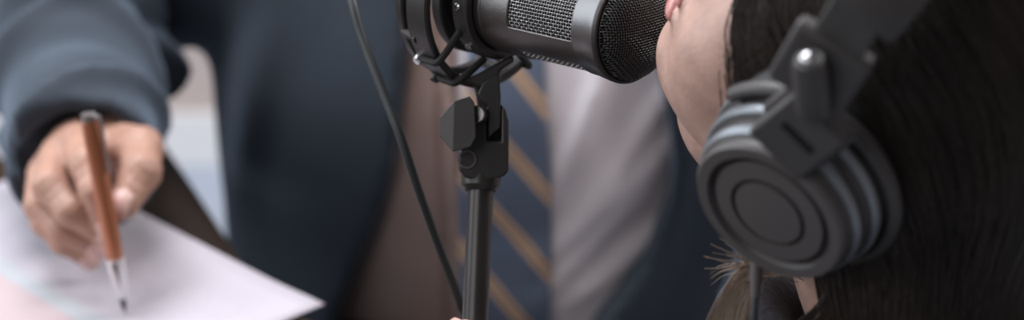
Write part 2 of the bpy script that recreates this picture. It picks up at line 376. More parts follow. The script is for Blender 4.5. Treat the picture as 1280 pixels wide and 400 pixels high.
for i in range(len(hl) - 1):
    for j in range(n):
        hm = (hl[i] + hl[i + 1]) / 2; slot = (j % 19) < 12 and -0.064 < hm < -0.0165
        if not slot and hm < -0.0145: fs.append((i * n + j, i * n + (j + 1) % n, (i + 1) * n + (j + 1) % n, (i + 1) * n + j))
bar.add(vs, fs).build('body', M_gun, mic, solid=0.0022, angle=40, bevel=0.0007)
MB().lathe([(0.02852, -0.0156), (0.0286, -0.0145), (0.0288, -0.0100), (0.0296, -0.0050), (0.0301, -0.0010), (0.0301, 0.0), (0.0270, 0.0)], MC, A, 96, caps=False).build('front_band', M_rim, mic, angle=40)
MB().lathe([(0.0290, -0.0005), (0.0301, 0.0), (0.0303, 0.0012), (0.0300, 0.0027), (0.0288, 0.0030), (0.0280, 0.0022), (0.0278, -0.0005)], MC, A, 96, closed=True).build('front_ring', M_blackg, mic, angle=30)
MB().lathe([(0.0262, -0.004), (0.0262, -0.075)], MC, A, 48).build('inner_foam', M_foam, mic)
for q in range(4):
    c0 = off0 + q * math.pi / 2
    us = [c0 - half - 0.02 + (2 * half + 0.04) * i / 15 for i in range(16)]; vv = [-0.0650 + 0.0495 * i / 27 for i in range(28)]
    weave('side_grille', lambda u, v, o_: mpt(0.0271 + o_, u, v), us, vv, M_wire, 0.00050, 0.00027, mic)
# mesh head: straight shoulder then shallow dome
RH = 0.0278
def hh(r): q = min(1.0, r / RH); return 0.0035 + 0.0135 * (1 - q ** 3.2) ** 0.62
def hp(a, b, o_):
    r = math.hypot(a, b); h = hh(r); k = 1 + o_ / 0.03
    a, b = 0.906 * a - 0.423 * b, 0.423 * a + 0.906 * b
    return MC + A * (h * k) + k * (a * toCam + b * dn)
def uni(n_): return [RH * 0.998 * math.sin(math.pi / 2 * (-1 + 2 * i / (n_ - 1)) * 0.985) * 0.35 + 0.65 * RH * (-1 + 2 * i / (n_ - 1)) for i in range(n_)]
weave('head_grille', hp, np.array(uni(45)), np.array(uni(45)), M_wire_d, 0.00034, 0.00026, mic, lambda u, v: math.hypot(u, v) < RH * 0.999)
side = MB()
for i in range(110):
    a = 2 * math.pi * i / 110; side.tube([mpt(RH + 0.0002 * (-1) ** (i + k), a, 0.0 + 0.0014 * k) for k in range(5)], 0.00027, 4, False)
for k in range(3): side.tube([mpt(RH, 2 * math.pi * i / 96, 0.001 + 0.0014 * k) for i in range(97)], 0.00027, 4, False)
side.build('grille_skirt', M_wire_d, mic, angle=0)
pr = [(max(1e-5, RH * 0.955 * math.sin(math.pi / 2 * i / 20)), hh(RH * math.sin(math.pi / 2 * i / 20)) - 0.0012) for i in range(20, -1, -1)]
MB().lathe([(RH * 0.955, -0.004)] + pr, MC, A, 64).build('head_foam', M_foam, mic)
# rear of the microphone: clamp, taper and plug
MB().lathe([(0.0262, -0.108), (0.0265, -0.109), (0.0265, -0.118), (0.0250, -0.120), (0.0235, -0.124), (0.0170, -0.131), (0.0110, -0.133), (0.0110, -0.145), (0.001, -0.145)], MC, A, 64).build('rear_cap', M_blackg, mic, angle=25)
MB().lathe([(0.0001, -0.140), (0.0095, -0.140), (0.0098, -0.141), (0.0098, -0.165), (0.0075, -0.172), (0.0052, -0.186), (0.0001, -0.186)], MC, A, 32).build('plug', M_steel, mic, angle=30)
# ================================================================== SHOCK MOUNT
SH = -0.112
sm = thing('shock_mount', 'black ring shock mount with elastic bands holding the rear of the microphone', 'shock mount', MC + A * SH + dn * 0.05)
def ring(name, R, h0, wd, th, m, parent, n=96, taper=0.0):
    prof = [(R - th / 2, h0 - wd / 2 + 0.001), (R - th / 2 + 0.001, h0 - wd / 2), (R + th / 2 - 0.001 - taper, h0 - wd / 2), (R + th / 2 - taper, h0 - wd / 2 + 0.001), (R + th / 2, h0 + wd / 2 - 0.001), (R + th / 2 - 0.001, h0 + wd / 2), (R - th / 2 + 0.001, h0 + wd / 2), (R - th / 2, h0 + wd / 2 - 0.001)]
    return MB().lathe(prof, MC, A, n, closed=True).build(name, m, parent, angle=30)
ring('outer_ring', 0.0500, SH, 0.0165, 0.0048, M_blackg, sm)
ring('outer_ring', 0.0465, SH - 0.018, 0.006, 0.0045, M_blackg, sm)
ring('clamp_ring', 0.0305, SH + 0.015, 0.011, 0.006, M_blackp, sm)
ring('clamp_ring', 0.0305, SH - 0.004, 0.008, 0.005, M_blackp, sm)
for i in range(4):
    p0 = math.radians(50 + 90 * i)
    rib = MB(); rib.tube([mpt(0.0500, p0 - 0.12, SH - 0.003), mpt(0.0485, p0 - 0.12, SH - 0.010), mpt(0.0465, p0 - 0.12, SH - 0.018)], [0.0035, 0.003, 0.003], 10); rib.build('ring_bridge', M_blackg, sm)
    for k, (o1, i1, hh_) in enumerate(((57, 46, 0.014), (77, 93, 0.014))):
        o1 = math.radians(o1 + 90 * i); i1 = math.radians(i1 + 90 * i); pa = mpt(0.0530, o1, SH - 0.006); pb = mpt(0.0342, i1, SH + hh_)
        MB().tube(spline([pa, mpt(0.0538, o1 * 0.96 + i1 * 0.04, SH + 0.004), mpt(0.0520, o1 * 0.9 + i1 * 0.1, SH + 0.0105), pb], 6), 0.0021, 8).build('elastic_band', M_elastic, sm)
        b_ = MB(); dir_ = unit(pa - (MC + A * (SH - 0.006)))
        b_.lathe([(0.0001, 0.0), (0.0022, 0.0), (0.0030, 0.0006), (0.0030, 0.0036), (0.0022, 0.0044), (0.0001, 0.0044)], pa - dir_ * 0.0012, dir_, 14)
        b_.build('bolt', M_steel if k == 0 else M_blackg, sm, angle=30)
for i in range(8):
    p0 = math.radians(20 + 45 * i); q = mpt(0.0332, p0, SH + 0.015)
    MB().lathe([(0.0001, 0), (0.0021, 0), (0.0021, 0.0016), (0.0013, 0.0022), (0.0001, 0.0022)], q, unit(q - (MC + A * (SH + 0.015))), 12).build('screw', M_steel, sm, angle=30)
# neck that drops from the ring to the swivel
DSt = 1.165      # distance of the stand's swivel
def plate(pts, d, th): return [at(x, y, d) for x, y in pts], CF * th
m_ = MB(); m_.prism(*plate([(556, 92), (588, 97), (640, 68), (644, 76), (626, 88), (620, 108), (597, 110), (588, 104), (560, 101)], DSt - 0.004, 0.009)); m_.build('ring_bracket', M_blackg, sm, bevel=0.0015)
m_ = MB(); m_.prism(*plate([(603, 104), (624, 92), (626, 120), (625, 160), (611, 172), (610, 130), (597, 118)], DSt - 0.012, 0.004)); m_.prism(*plate([(592, 106), (612, 100), (611, 150), (600, 150)], DSt + 0.006, 0.004))
m_.build('swivel_tongue', M_blackg, sm, bevel=0.0008)
# ================================================================== MIC STAND
P0 = at(601, 232, DSt); P1 = at(594, 398, 1.155)
axp = unit(P0 - P1); tb = (P0[2] - TOP - 0.002) / axp[2]; Pb = P0 - axp * tb
st = thing('microphone_stand', 'black desktop microphone stand with clamp knob and slim round pole', 'microphone stand', (Pb[0], Pb[1], TOP + 0.002))
MB().tube([P0 + axp * 0.012, Pb + axp * 0.01], 0.0073, 40).build('pole', M_pole, st)
MB().lathe([(0.001, 0.0), (0.066, 0.0), (0.068, 0.002), (0.068, 0.007), (0.062, 0.011), (0.014, 0.015), (0.011, 0.018), (0.011, 0.035), (0.001, 0.035)], (Pb[0], Pb[1], TOP + 0.001), (0, 0, 1), 72).build('base', M_blackg, st, angle=30)
sw = MB()
body = [(574, 186), (590, 146), (600, 128), (607, 128), (608, 206), (618, 206), (618, 190), (620, 128), (628, 128), (634, 138), (637, 158), (637, 212), (633, 220), (600, 229), (580, 225), (573, 212)]
sw.prism([at(x, y, DSt - 0.0105) for x, y in [(575, 178), (592, 150), (600, 134), (609, 132), (609, 176), (626, 176), (626, 130), (632, 136), (636, 152), (636, 214), (630, 221), (600, 226), (580, 222), (573, 212)]], CF * 0.021)
sw.prism([at(x, y, DSt + 0.007) for x, y in [(606, 130), (628, 130), (628, 180), (606, 180)]], CF * 0.0035)
sw.build('swivel_body', M_blackg, st, bevel=0.003)
MB().lathe([(0.0088, 0.0), (0.0112, 0.003), (0.0115, 0.010), (0.0102, 0.013), (0.0075, 0.014)], P0 - axp * 0.003, axp, 40).build('collar', M_blackg, st, angle=30)
rgc = at(584, 199, DSt - 0.0108); fwd = -CF
MB().lathe([(0.0042, 0), (0.0052, 0), (0.0052, 0.0009), (0.0042, 0.0009)], rgc, fwd, 40, closed=True).build('pivot_disc', M_hpdisc, st, angle=30)
# wing knob: faceted wedge on a short steel spindle
kd = DSt - 0.026
kn = MB()
fr = [at(x, y, kd) for x, y in [(568, 126), (587, 120), (593, 128), (595, 172), (588, 184), (566, 190)]]
bk = [at(x, y, kd + 0.012) for x, y in [(566, 129), (585, 124), (592, 131), (593, 172), (587, 182), (566, 187)]]
tip = [at(x, y, kd + 0.003) for x, y in [(549, 147), (549, 170)]] + [at(x, y, kd + 0.010) for x, y in [(550, 147), (550, 170)]]
kn.add(fr + bk + tip, [(0, 1, 2, 3, 4, 5), (6, 11, 10, 9, 8, 7), (0, 6, 7, 1), (1, 7, 8, 2), (2, 8, 9, 3), (3, 9, 10, 4), (4, 10, 11, 5), (0, 5, 13, 12), (0, 12, 14, 6), (5, 11, 15, 13), (6, 14, 15, 11), (12, 13, 15, 14)])
kn.build('knob', M_blackp, st, bevel=0.0006, smooth=False)
MB().lathe([(0.0001, 0), (0.0048, 0), (0.0052, 0.001), (0.0052, 0.004), (0.0050, 0.006), (0.0060, 0.018), (0.0001, 0.018)], at(594, 143, kd + 0.006), unit(cv(0.25, -0.05, 1)), 32).build('spindle', M_rim, st, angle=30)
# ================================================================== MICROPHONE CABLE
tail = MC - A * 0.186
cpts = [tail + A * 0.004, tail - A * 0.02, at(505, -150, 1.24), at(455, -110, 1.22), at(434, -30, 1.20), at(441, 5, 1.19), at(452, 45, 1.185), at(480, 118, 1.175), at(501, 172, 1.17), at(521, 232, 1.175), at(548, 306, 1.19), at(575, 378, 1.205), at(584, 432, 1.215)]
cpts += [Pb + np.array(o_) for o_ in ((-0.060, 0.050, 0.045), (-0.105, 0.030, 0.0015), (-0.20, -0.06, 0.0015), (-0.33, -0.27, 0.0015))]
tag(MB().tube(spline(cpts, 14), 0.0027, 14).build('microphone_cable', M_cable), 'black cable hanging in a curve left of the microphone stand', 'cable')
# ================================================================== PEN
ptip = at(157, 397, 1.412); ptip[2] = TOP + 0.0035; ptop = at(110, 141, 1.360); pd = unit(ptop - ptip); PL = float(np.linalg.norm(ptop - ptip))
pen = thing('pen', 'copper coloured pen with silver tip writing on the white page', 'pen', ptip)
def seg(name, prof, m, **k): MB().lathe([(r / 1000, h * PL) for r, h in prof], ptip, pd, 32).build(name, m, pen, angle=30, **k)
seg('tip', [(0.01, 0.0), (0.6, 0.004), (0.9, 0.02), (1.6, 0.03), (2.6, 0.08)], M_pendark)
seg('grip_section', [(3.2, 0.08), (5.3, 0.13), (6.4, 0.27), (6.4, 0.285)], M_pensil)
for sgn in (0,):
    x_, y_, _ = frame(pd, CU); tc2 = unit(-CF - np.dot(-CF, pd) * pd)
    MB().prism([ptip + pd * PL * h + tc2 * (r + 0.0002) + unit(np.cross(pd, tc2)) * w_ for h, r, w_ in ((0.05, 0.0020, -0.0010), (0.05, 0.0020, 0.0010), (0.16, 0.0055, 0.0014), (0.275, 0.0063, 0.0016), (0.275, 0.0063, -0.0016), (0.16, 0.0055, -0.0014))], -tc2 * 0.001).build('grip_inlay', M_pendark, pen)
seg('barrel', [(5.6, 0.285), (6.0, 0.30), (6.3, 0.5), (6.2, 0.80), (5.5, 0.955), (5.2, 0.965)], M_copper)
seg('cap_end', [(5.2, 0.965), (5.3, 0.97), (5.0, 0.995), (0.01, 1.0)], M_steel)
cl = unit(np.cross(pd, tc2)) * 0.8 + tc2 * 0.4; cl = unit(cl)
MB().tube([ptip + pd * PL * 0.985 + cl * 0.004, ptip + pd * PL * 0.985 + cl * 0.0085, ptip + pd * PL * 0.955 + cl * 0.0090, ptip + pd * PL * 0.72 + cl * 0.0078], [0.0012, 0.0013, 0.0013, 0.0011], 8).build('clip', M_steel, pen)
# ================================================================== CHAIR OF THE MAN
ch = thing('armchair', 'dark brown armchair under the man in the suit, armrest beside the papers', 'chair', (0, 1.8, 0))
def arm(x0, y0, x1, y1, z0, z1):
    d = unit((x1 - x0, y1 - y0, 0)); 
    return MB().tube(spline([(x0, y0, z0), ((x0 + x1) / 2, (y0 + y1) / 2, (z0 + z1) / 2 + 0.004), (x1, y1, z1), (x1 + d[0] * 0.02, y1 + d[1] * 0.02, z1 - 0.012)], 6), 0.032, 20, flat=0.55, ref=(0, 0, 1))
a0 = at(196, 196, 1.75); a1 = at(284, 322, 1.57)
arm(a0[0] - 0.068, a0[1] + 0.13, a1[0] - 0.016, a1[1], a0[2] - 0.016, a1[2] - 0.022).build('armrest', M_leather, ch)
arm(0.45, 1.85, 0.44, 1.46, a0[2], a1[2] - 0.012).build('armrest', M_leather, ch)
bx = lambda c, x, y, z: MB().box(c, (x, 0, 0), (0, y, 0), (0, 0, z))
bx((0.0, 1.74, 0.33), 0.25, 0.24, 0.035).build('seat', M_leather, ch, bevel=0.02)
bx((0.0, 2.02, 0.72), 0.24, 0.035, 0.28).build('backrest', M_leather, ch, bevel=0.02)
for sx in (-1, 1):
    for yy in (1.54, 1.96): MB().lathe([(0.014, 0.0), (0.020, 0.298)], (sx * 0.22, yy, 0), (0, 0, 1), 16).build('leg', M_wood, ch)
    MB().tube([(sx * 0.24, 1.70, 0.33), (0.335 * sx if sx < 0 else 0.43, 1.69, 0.5), (0.338 * sx if sx < 0 else 0.445, 1.68, 0.675)], 0.013, 12).build('arm_post', M_wood, ch)
# ================================================================== MAN IN THE SUIT
man = thing('person', 'man in a navy suit, white shirt and striped tie writing with a pen', 'person', (0, 1.72, 0))
SHR = np.array((-0.205, 1.745, 1.07)); ELR = at(95, -4, 1.79); WRR = at(104, 206, 1.488)
SHL = np.array((0.205, 1.745, 1.07)); ELL = np.array((0.33, 1.68, 0.80)); WRL = np.array((0.22, 1.46, 0.66))
SC = (1.32, 1, 1)
def torso(P, g=0.0):
    d = cap(P, (0, 1.72, 0.50), (0, 1.71, 0.78), 0.142 + g, 0.135 + g, SC)
    d = smin(d, cap(P, (0, 1.71, 0.78), (0, 1.735, 0.98), 0.135 + g, 0.135 + g, SC), 0.05)
    return smin(d, cap(P, (-0.15, 1.745, 1.055), (0.15, 1.745, 1.055), 0.062 + g, 0.062 + g), 0.08)
def px2xz(px, py, Y=1.57):
    v = -(py - 200) / FPX; d = Y / (math.cos(PITCH) + v * math.sin(PITCH)); p = at(px, py, d); return (float(p[0]), float(p[2]))
OPEN = [px2xz(*q) for q in [(575, -420), (518, -60), (510, 30), (505, 100), (495, 200), (478, 260), (443, 345), (415, 420), (380, 560), (690, 560), (742, 404), (812, 322), (838, 255), (842, 200), (828, 110), (800, 0), (720, -420)]]
SHADE = [px2xz(*q) for q in [(500, -250), (500, 100), (470, 200), (430, 300), (380, 560), (590, 560), (585, 400), (578, 250), (572, 120), (566, 0), (540, -470), (500, -470)]]
def fold(P, ox, oz, ang_, wid, amp, length, Y0=None):
    """soft ridge: local bump along a line in the x-z plane"""
    c, s_ = math.cos(ang_), math.sin(ang_); X = P[:, 0] - ox; Z = P[:, 2] - oz; u = X * c + Z * s_; v = -X * s_ + Z * c
    return amp * np.exp(-(v / wid) ** 2) * np.exp(-(u / length) ** 4)
SF = [((760, 260), 0.72, 0.012, 0.008, 0.10), ((720, 330), 0.80, 0.010, 0.007, 0.09), ((790, 190), 0.95, 0.012, 0.007, 0.08), ((720, 170), 1.2, 0.012, 0.006, 0.08), ((780, 340), 0.6, 0.010, 0.006, 0.07), ((745, 120), 1.35, 0.010, 0.005, 0.06)]
SF = [(px2xz(*a), b, c, d, e) for a, b, c, d, e in SF]
def shirt(P):
    d = torso(P, 0.004)
    for (x, z), a, wd, am, ln in SF: d = d - fold(P, x, z, a, wd, am, ln)
    d = d - 0.0015 * np.sin(P[:, 2] * 60 + 25 * P[:, 0]) * np.clip((P[:, 0] - 0.03) * 20, 0, 1)
    col = cap(P, (0, 1.745, 1.105), (0, 1.75, 1.145), 0.068, 0.064)
    return smin(d, col, 0.02)
def sleeve(P, sh, el, wr, cuff=True, rw=0.056):
    up = cap(P, sh, el, 0.078, 0.066); fo = cap(P, el, wr, 0.064, rw)
    d = smin(up, fo, 0.03)
    ax = unit(wr - el); L = float(np.linalg.norm(wr - el)); t = (P - el) @ ax.astype(np.float32)
    xr, yr, _ = frame(ax, (0, 0, 1)); th = np.arctan2((P - el) @ yr.astype(np.float32), (P - el) @ xr.astype(np.float32))
    w1 = np.clip(1.35 - np.abs(t - 0.22 * L) / (0.42 * L), 0, 1)
    d = d - w1 * (0.0130 * np.sin(t * 62 + 1.1 * np.sin(th + 0.6) * 1.6 + 0.7) + 0.0045 * np.sin(t * 118 - 1.6 * np.cos(th) + 1.0))
    for t0, sl, th0, tw, am in ((0.055, 0.030, -1.9, 1.5, 0.026), (0.120, -0.028, -0.9, 1.6, 0.026), (0.175, 0.034, -2.1, 1.3, 0.024), (0.215, -0.020, -1.2, 1.0, 0.015)):
        v = t - t0 - sl * (th - th0)
        d = d + am * np.exp(-(v / 0.011) ** 2) * (0.55 + 0.45 * np.cos(th - th0)) - am * 0.5 * np.exp(-((v - 0.020) / 0.013) ** 2)
    d = smax(d, (t - L * 1.02), 0.006)
    if cuff: d = np.maximum(d, -np.maximum(cap(P, el + ax * L * 0.8, wr + ax * 0.05, rw - 0.011, rw - 0.011), -(t - L * 0.965)))
    return d
def jacket(P):
    g = 0.0 + 0.012 * np.clip((0.95 - P[:, 2]) * 4, 0, 1) + 0.004
    d = torso(P, 0.024) - g * 0.9
    d = d - 0.006 * np.sin(P[:, 0] * 26 + P[:, 2] * 9 + 0.8) * np.clip((1.0 - P[:, 2]) * 8, 0, 1) - fold(P, -0.225, 0.77, 1.35, 0.02, 0.010, 0.10)
    d = smin(d, cap(P, (-0.17, 1.73, 0.940), (-0.335, 1.72, 0.862), 0.10, 0.078), 0.03); d = smin(d, cap(P, (-0.15, 1.73, 0.5), (-0.155, 1.73, 0.85), 0.112, 0.105), 0.04)
    o = poly(P[:, 0], P[:, 2], OPEN); o = np.maximum(o, P[:, 1] - 1.72); d = smax(d, -o, 0.008)
    d = smin(d, sleeve(P, SHR, ELR, WRR), 0.025); d = smin(d, sleeve(P, SHL, ELL, WRL), 0.025)
    return np.maximum(d, -cap(P, (0, 1.745, 1.08), (0, 1.75, 1.3), 0.072, 0.075))
def shirt_shade(P):  # panel laid over the shirt, its taupe colour stands in for shade
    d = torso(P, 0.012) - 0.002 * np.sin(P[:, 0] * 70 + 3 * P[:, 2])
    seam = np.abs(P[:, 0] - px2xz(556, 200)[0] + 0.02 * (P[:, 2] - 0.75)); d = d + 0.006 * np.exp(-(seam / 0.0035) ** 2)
    return smax(smax(d, poly(P[:, 0], P[:, 2], SHADE), 0.005), P[:, 1] - 1.68, 0.005)
# skin: head, neck, trunk and hands as one figure
def man_head(P):
    O = np.array((0.0, 1.70, 1.30), np.float32); Q = P - O; Q = Q * np.array((1, -1, 1), np.float32)   # Q: x right, y forward, z up
    d = ell(Q, (0, -0.02, 0.05), (0.076, 0.097, 0.09)); d = smin(d, ell(Q, (0, 0.035, -0.02), (0.058, 0.06, 0.085)), 0.03)
    d = smin(d, ell(Q, (0, 0.082, -0.085), (0.024, 0.018, 0.018)), 0.02); d = smin(d, cap(Q, (0, 0.09, 0.02), (0, 0.112, -0.018), 0.008, 0.012), 0.012)
    d = smin(d, cap(Q, (-0.02, 0.088, -0.05), (0.02, 0.088, -0.05), 0.007, 0.007), 0.006); d = smax(d, -ell(Q, (0, 0.102, -0.044), (0.022, 0.008, 0.0016)), 0.003)
    for s_ in (-1, 1):
        d = smin(d, cap(Q, (s_ * 0.05, 0.0, -0.05), (s_ * 0.012, 0.078, -0.085), 0.02, 0.018), 0.02)
        d = smax(d, -ell(Q, (s_ * 0.032, 0.096, 0.018), (0.017, 0.014, 0.012)), 0.012); d = smin(d, ell(Q, (s_ * 0.032, 0.079, 0.018), (0.013, 0.012, 0.011)), 0.003)
        d = smin(d, cap(Q, (s_ * 0.018, 0.088, 0.036), (s_ * 0.048, 0.078, 0.036), 0.006, 0.005), 0.012)
        d = smin(d, ell(Q, (s_ * 0.080, -0.01, 0.0), (0.008, 0.018, 0.032)), 0.008)
    return smin(d, cap(P, (0, 1.73, 1.27), (0, 1.75, 1.08), 0.058, 0.062), 0.03)
def man_trunk(P):
    d = torso(P, -0.012)
    for a, b, c in ((SHR, ELR, WRR), (SHL, ELL, WRL)):
        d = smin(d, cap(P, a, b, 0.05, 0.042), 0.03); d = smin(d, cap(P, b, c, 0.042, 0.028), 0.02)
    return d
def chain(P, pts, rs, k=0.004):
    d = None
    for i in range(len(pts) - 1):
        c = cap(P, pts[i], pts[i + 1], rs[i], rs[i + 1]); d = c if d is None else np.minimum(d, c)
    for p, r in list(zip(pts, rs))[1:-1]: d = smin(d, np.linalg.norm(P - np.asarray(p, np.float32), axis=1) - r * 1.05, k)
    return d
px3 = lambda L: [at(*q) for q in L]
FING = [ (px3([(98, 186, 1.455), (108, 205, 1.405), (119, 240, 1.392), (133, 280, 1.400)]), [0.0135, 0.0115, 0.0102, 0.0086]),
         (px3([(72, 196, 1.460), (62, 232, 1.412), (88, 264, 1.400), (128, 292, 1.410)]), [0.0130, 0.0115, 0.0100, 0.0084]),
         (px3([(55, 215, 1.475), (49, 257, 1.430), (76, 286, 1.418), (116, 308, 1.432)]), [0.0120, 0.0102, 0.0090, 0.0076]),
         (px3([(50, 238, 1.495), (56, 278, 1.452), (78, 303, 1.446), (108, 322, 1.456)]), [0.0112, 0.0092, 0.0080, 0.0070]),
         (px3([(140, 178, 1.500), (176, 186, 1.455), (176, 215, 1.425), (155, 256, 1.408)]), [0.0165, 0.0152, 0.0135, 0.0105]) ]
WR2 = at(108, 202, 1.515)
def man_hand(P):
    palm = cap(P, WR2, at(100, 195, 1.475), 0.026, 0.024)
    palm = smin(palm, cap(P, at(112, 172, 1.50), at(92, 190, 1.462), 0.021, 0.015), 0.012)
    palm = smin(palm, cap(P, at(100, 180, 1.51), at(70, 212, 1.472), 0.022, 0.015), 0.012)
    palm = smin(palm, cap(P, at(98, 198, 1.515), at(60, 238, 1.490), 0.022, 0.014), 0.012)
    palm = smin(palm, cap(P, at(135, 172, 1.505), at(160, 188, 1.47), 0.021, 0.014), 0.014)
    palm = smin(palm, cap(P, WR2, at(104, 150, 1.58), 0.027, 0.029), 0.012)
    f = None
    for pts, rs in FING: c = chain(P, pts, rs); f = c if f is None else smin(f, c, 0.0010)
    d = smin(palm, f, 0.006)
    return d + 0.0004 * np.sin(P[:, 2] * 900) * np.sin(P[:, 0] * 700)
def man_lhand(P):
    d = cap(P, WRL, WRL + np.array((-0.03, -0.05, -0.015)), 0.027, 0.026); base = WRL + np.array((-0.04, -0.06, -0.015))
    for i in range(4):
        o_ = np.array((-0.03 + 0.02 * i, 0.01 * i - 0.012, 0)); p = [base + o_, base + o_ + (-0.02, -0.035, -0.004), base + o_ + (-0.027, -0.058, -0.014), base + o_ + (-0.03, -0.072, -0.026)]
        d = smin(d, chain(P, p, [0.011, 0.0095, 0.0085, 0.0075]), 0.005)
    p = [base + (-0.01, 0.03, 0), base + (-0.06, 0.01, -0.004), base + (-0.08, -0.015, -0.01)]
    return smin(d, chain(P, p, [0.014, 0.011, 0.009]), 0.008)
hb = sum((np.array(f[0]) for f in FING), np.zeros((4, 3))) / 5
body_m = sdf_obj('body', man_head, (-0.11, 1.53, 1.06), (0.11, 1.86, 1.47), 0.0035, M_skin_m, man, 0,
    [(man_trunk, (-0.46, 1.38, 0.34), (0.46, 1.93, 1.16), 0.009), (man_hand, at(0, 0, 1.5) * 0 + np.minimum.reduce([p for f in FING for p in f[0]] + [WR2, at(108, 150, 1.6)]) - 0.035, np.maximum.reduce([p for f in FING for p in f[0]] + [WR2, at(108, 150, 1.6)]) + 0.035, 0.0017),
     (man_lhand, WRL - 0.16, WRL + 0.04, 0.003)])
# finger nails
def nail(tipp, prev, r, parent, up, sc=1.0):
    ax = unit(tipp - prev); upv = unit(up - np.dot(up, ax) * ax); sd = np.cross(ax, upv); vs = []
    for j in range(7):
        for i in range(7):
            a = (i / 6 - 0.5) * 1.7; rr_ = r * 1.07; l = (j / 6 - 0.35) * 2.1 * r * sc; drop = 0.0
            wdt = 1 - 0.35 * max(0, abs(j / 6 - 0.5) * 2 - 0.6) / 0.4
            vs.append(tipp + ax * l + upv * (rr_ * math.cos(a) - max(0, l) ** 2 / r * 0.35) + sd * rr_ * math.sin(a) * wdt)
    MB().add(vs, [(j * 7 + i, j * 7 + i + 1, (j + 1) * 7 + i + 1, (j + 1) * 7 + i) for j in range(6) for i in range(6)]).build('fingernail', M_nail, parent, solid=0.0006)
camv = -CF
for (pts, rs), up in zip(FING, (cv(0.05, 0.35, -1), cv(0.0, 0.2, -1), cv(-0.1, 0.1, -1), cv(-0.1, 0.0, -1), cv(-0.25, 0.1, -1))): nail(pts[-1], pts[-2], rs[-1], body_m, up)
sdf_obj('jacket', jacket, (-0.50, 1.36, 0.40), (0.47, 1.96, 1.16), 0.0058, M_suit, man, 2)
sdf_obj('shirt_shade', shirt_shade, (-0.22, 1.50, 0.44), (0.0, 1.72, 1.15), 0.0045, M_shirt_shade, [c for c in man.children if c.name.startswith('jacket')][0], 1)
sdf_obj('shirt', shirt, (-0.26, 1.52, 0.42), (0.26, 1.90, 1.17), 0.0050, M_shirt, man, 1)
# tie laid on the shirt front
TIE_PH = 0.0
def front(xz):
    xz = np.asarray(xz, np.float32); y = np.full(len(xz), 1.42, np.float32)
    for _ in range(60):
        P = np.stack([xz[:, 0], y, xz[:, 1]], 1); y = y + np.clip(shirt(P), -0.01, 0.03) * 0.7
    return y
tx = px2xz(631, 200)[0]; rows = []
for k in range(61):
    z = 0.545 + (1.105 - 0.545) * k / 60; hw = 0.0385 - 0.024 * max(0, (z - 0.72) / 0.385)
    if z < 0.585: hw *= max(0.02, (z - 0.545) / 0.04)
    rows.append([(tx * (1 - max(0, z - 0.8) / 0.3) + hw * (-1 + 2 * i / 10), z) for i in range(11)])
fy = front([p for r in rows for p in r]); vs = []; q = 0
for r in rows:
    ymin = min(fy[q:q + 11])
    for i, p in enumerate(r): vs.append((p[0], 0.35 * fy[q + i] + 0.65 * ymin - 0.0045 - 0.0015 * (1 - abs(i - 5) / 5), p[1]))
    q += 11
zo = px2xz(640, 200)
t_ = MB().add(vs, [(j * 11 + i, j * 11 + i + 1, (j + 1) * 11 + i + 1, (j + 1) * 11 + i) for j in range(60) for i in range(10)])
TIE_PH = 0.458
tie = t_.build('necktie', tie_material(), man, solid=0.003, origin=(zo[0], 1.55, zo[1]))
kn_ = MB().lathe([(0.001, 0.0), (0.013, 0.0), (0.017, 0.012), (0.021, 0.034), (0.012, 0.038), (0.001, 0.038)], (0, float(front([(0.0, 1.10)])[0]) - 0.008, 1.088), unit((0, 0.25, 1)), 20, sy=0.7).build('tie_knot', tie.data.materials[0], tie)
def trouser(P):
    d = cap(P, (0, 1.74, 0.52), (0, 1.74, 0.56), 0.150, 0.146, SC)
    for s_ in (-1, 1): d = smin(d, cap(P, (s_ * 0.10, 1.70, 0.50), (s_ * 0.14, 1.30, 0.50), 0.085, 0.065), 0.04); d = smin(d, cap(P, (s_ * 0.14, 1.30, 0.50), (s_ * 0.14, 1.32, 0.10), 0.063, 0.048), 0.03)
    return d
sdf_obj('trousers', trouser, (-0.28, 1.20, 0.04), (0.28, 1.94, 0.72), 0.009, M_trouser, man, 1)
for s_ in (-1, 1):
    sdf_obj('shoe', lambda P, s_=s_: smax(smin(cap(P, (s_ * 0.14, 1.34, 0.05), (s_ * 0.145, 1.19, 0.035), 0.045, 0.038), cap(P, (s_ * 0.14, 1.32, 0.1), (s_ * 0.14, 1.32, 0.06), 0.045, 0.045), 0.02), 0.002 - P[:, 2], 0.002), (s_ * 0.14 - 0.07, 1.12, -0.005), (s_ * 0.14 + 0.07, 1.42, 0.16), 0.006, M_pendark, man)
def man_hair(P):
    O = np.array((0.0, 1.70, 1.30), np.float32); Q = (P - O) * np.array((1, -1, 1), np.float32)
    d = ell(Q, (0, -0.025, 0.058), (0.083, 0.102, 0.095)); return smax(smax(d, 0.02 - Q[:, 2] + 0.9 * np.clip(Q[:, 1] + 0.02, -0.03, 1), 0.01), Q[:, 1] - 0.062, 0.01)
sdf_obj('hair', man_hair, (-0.1, 1.6, 1.28), (0.1, 1.84, 1.47), 0.004, M_mhair, man, 1)
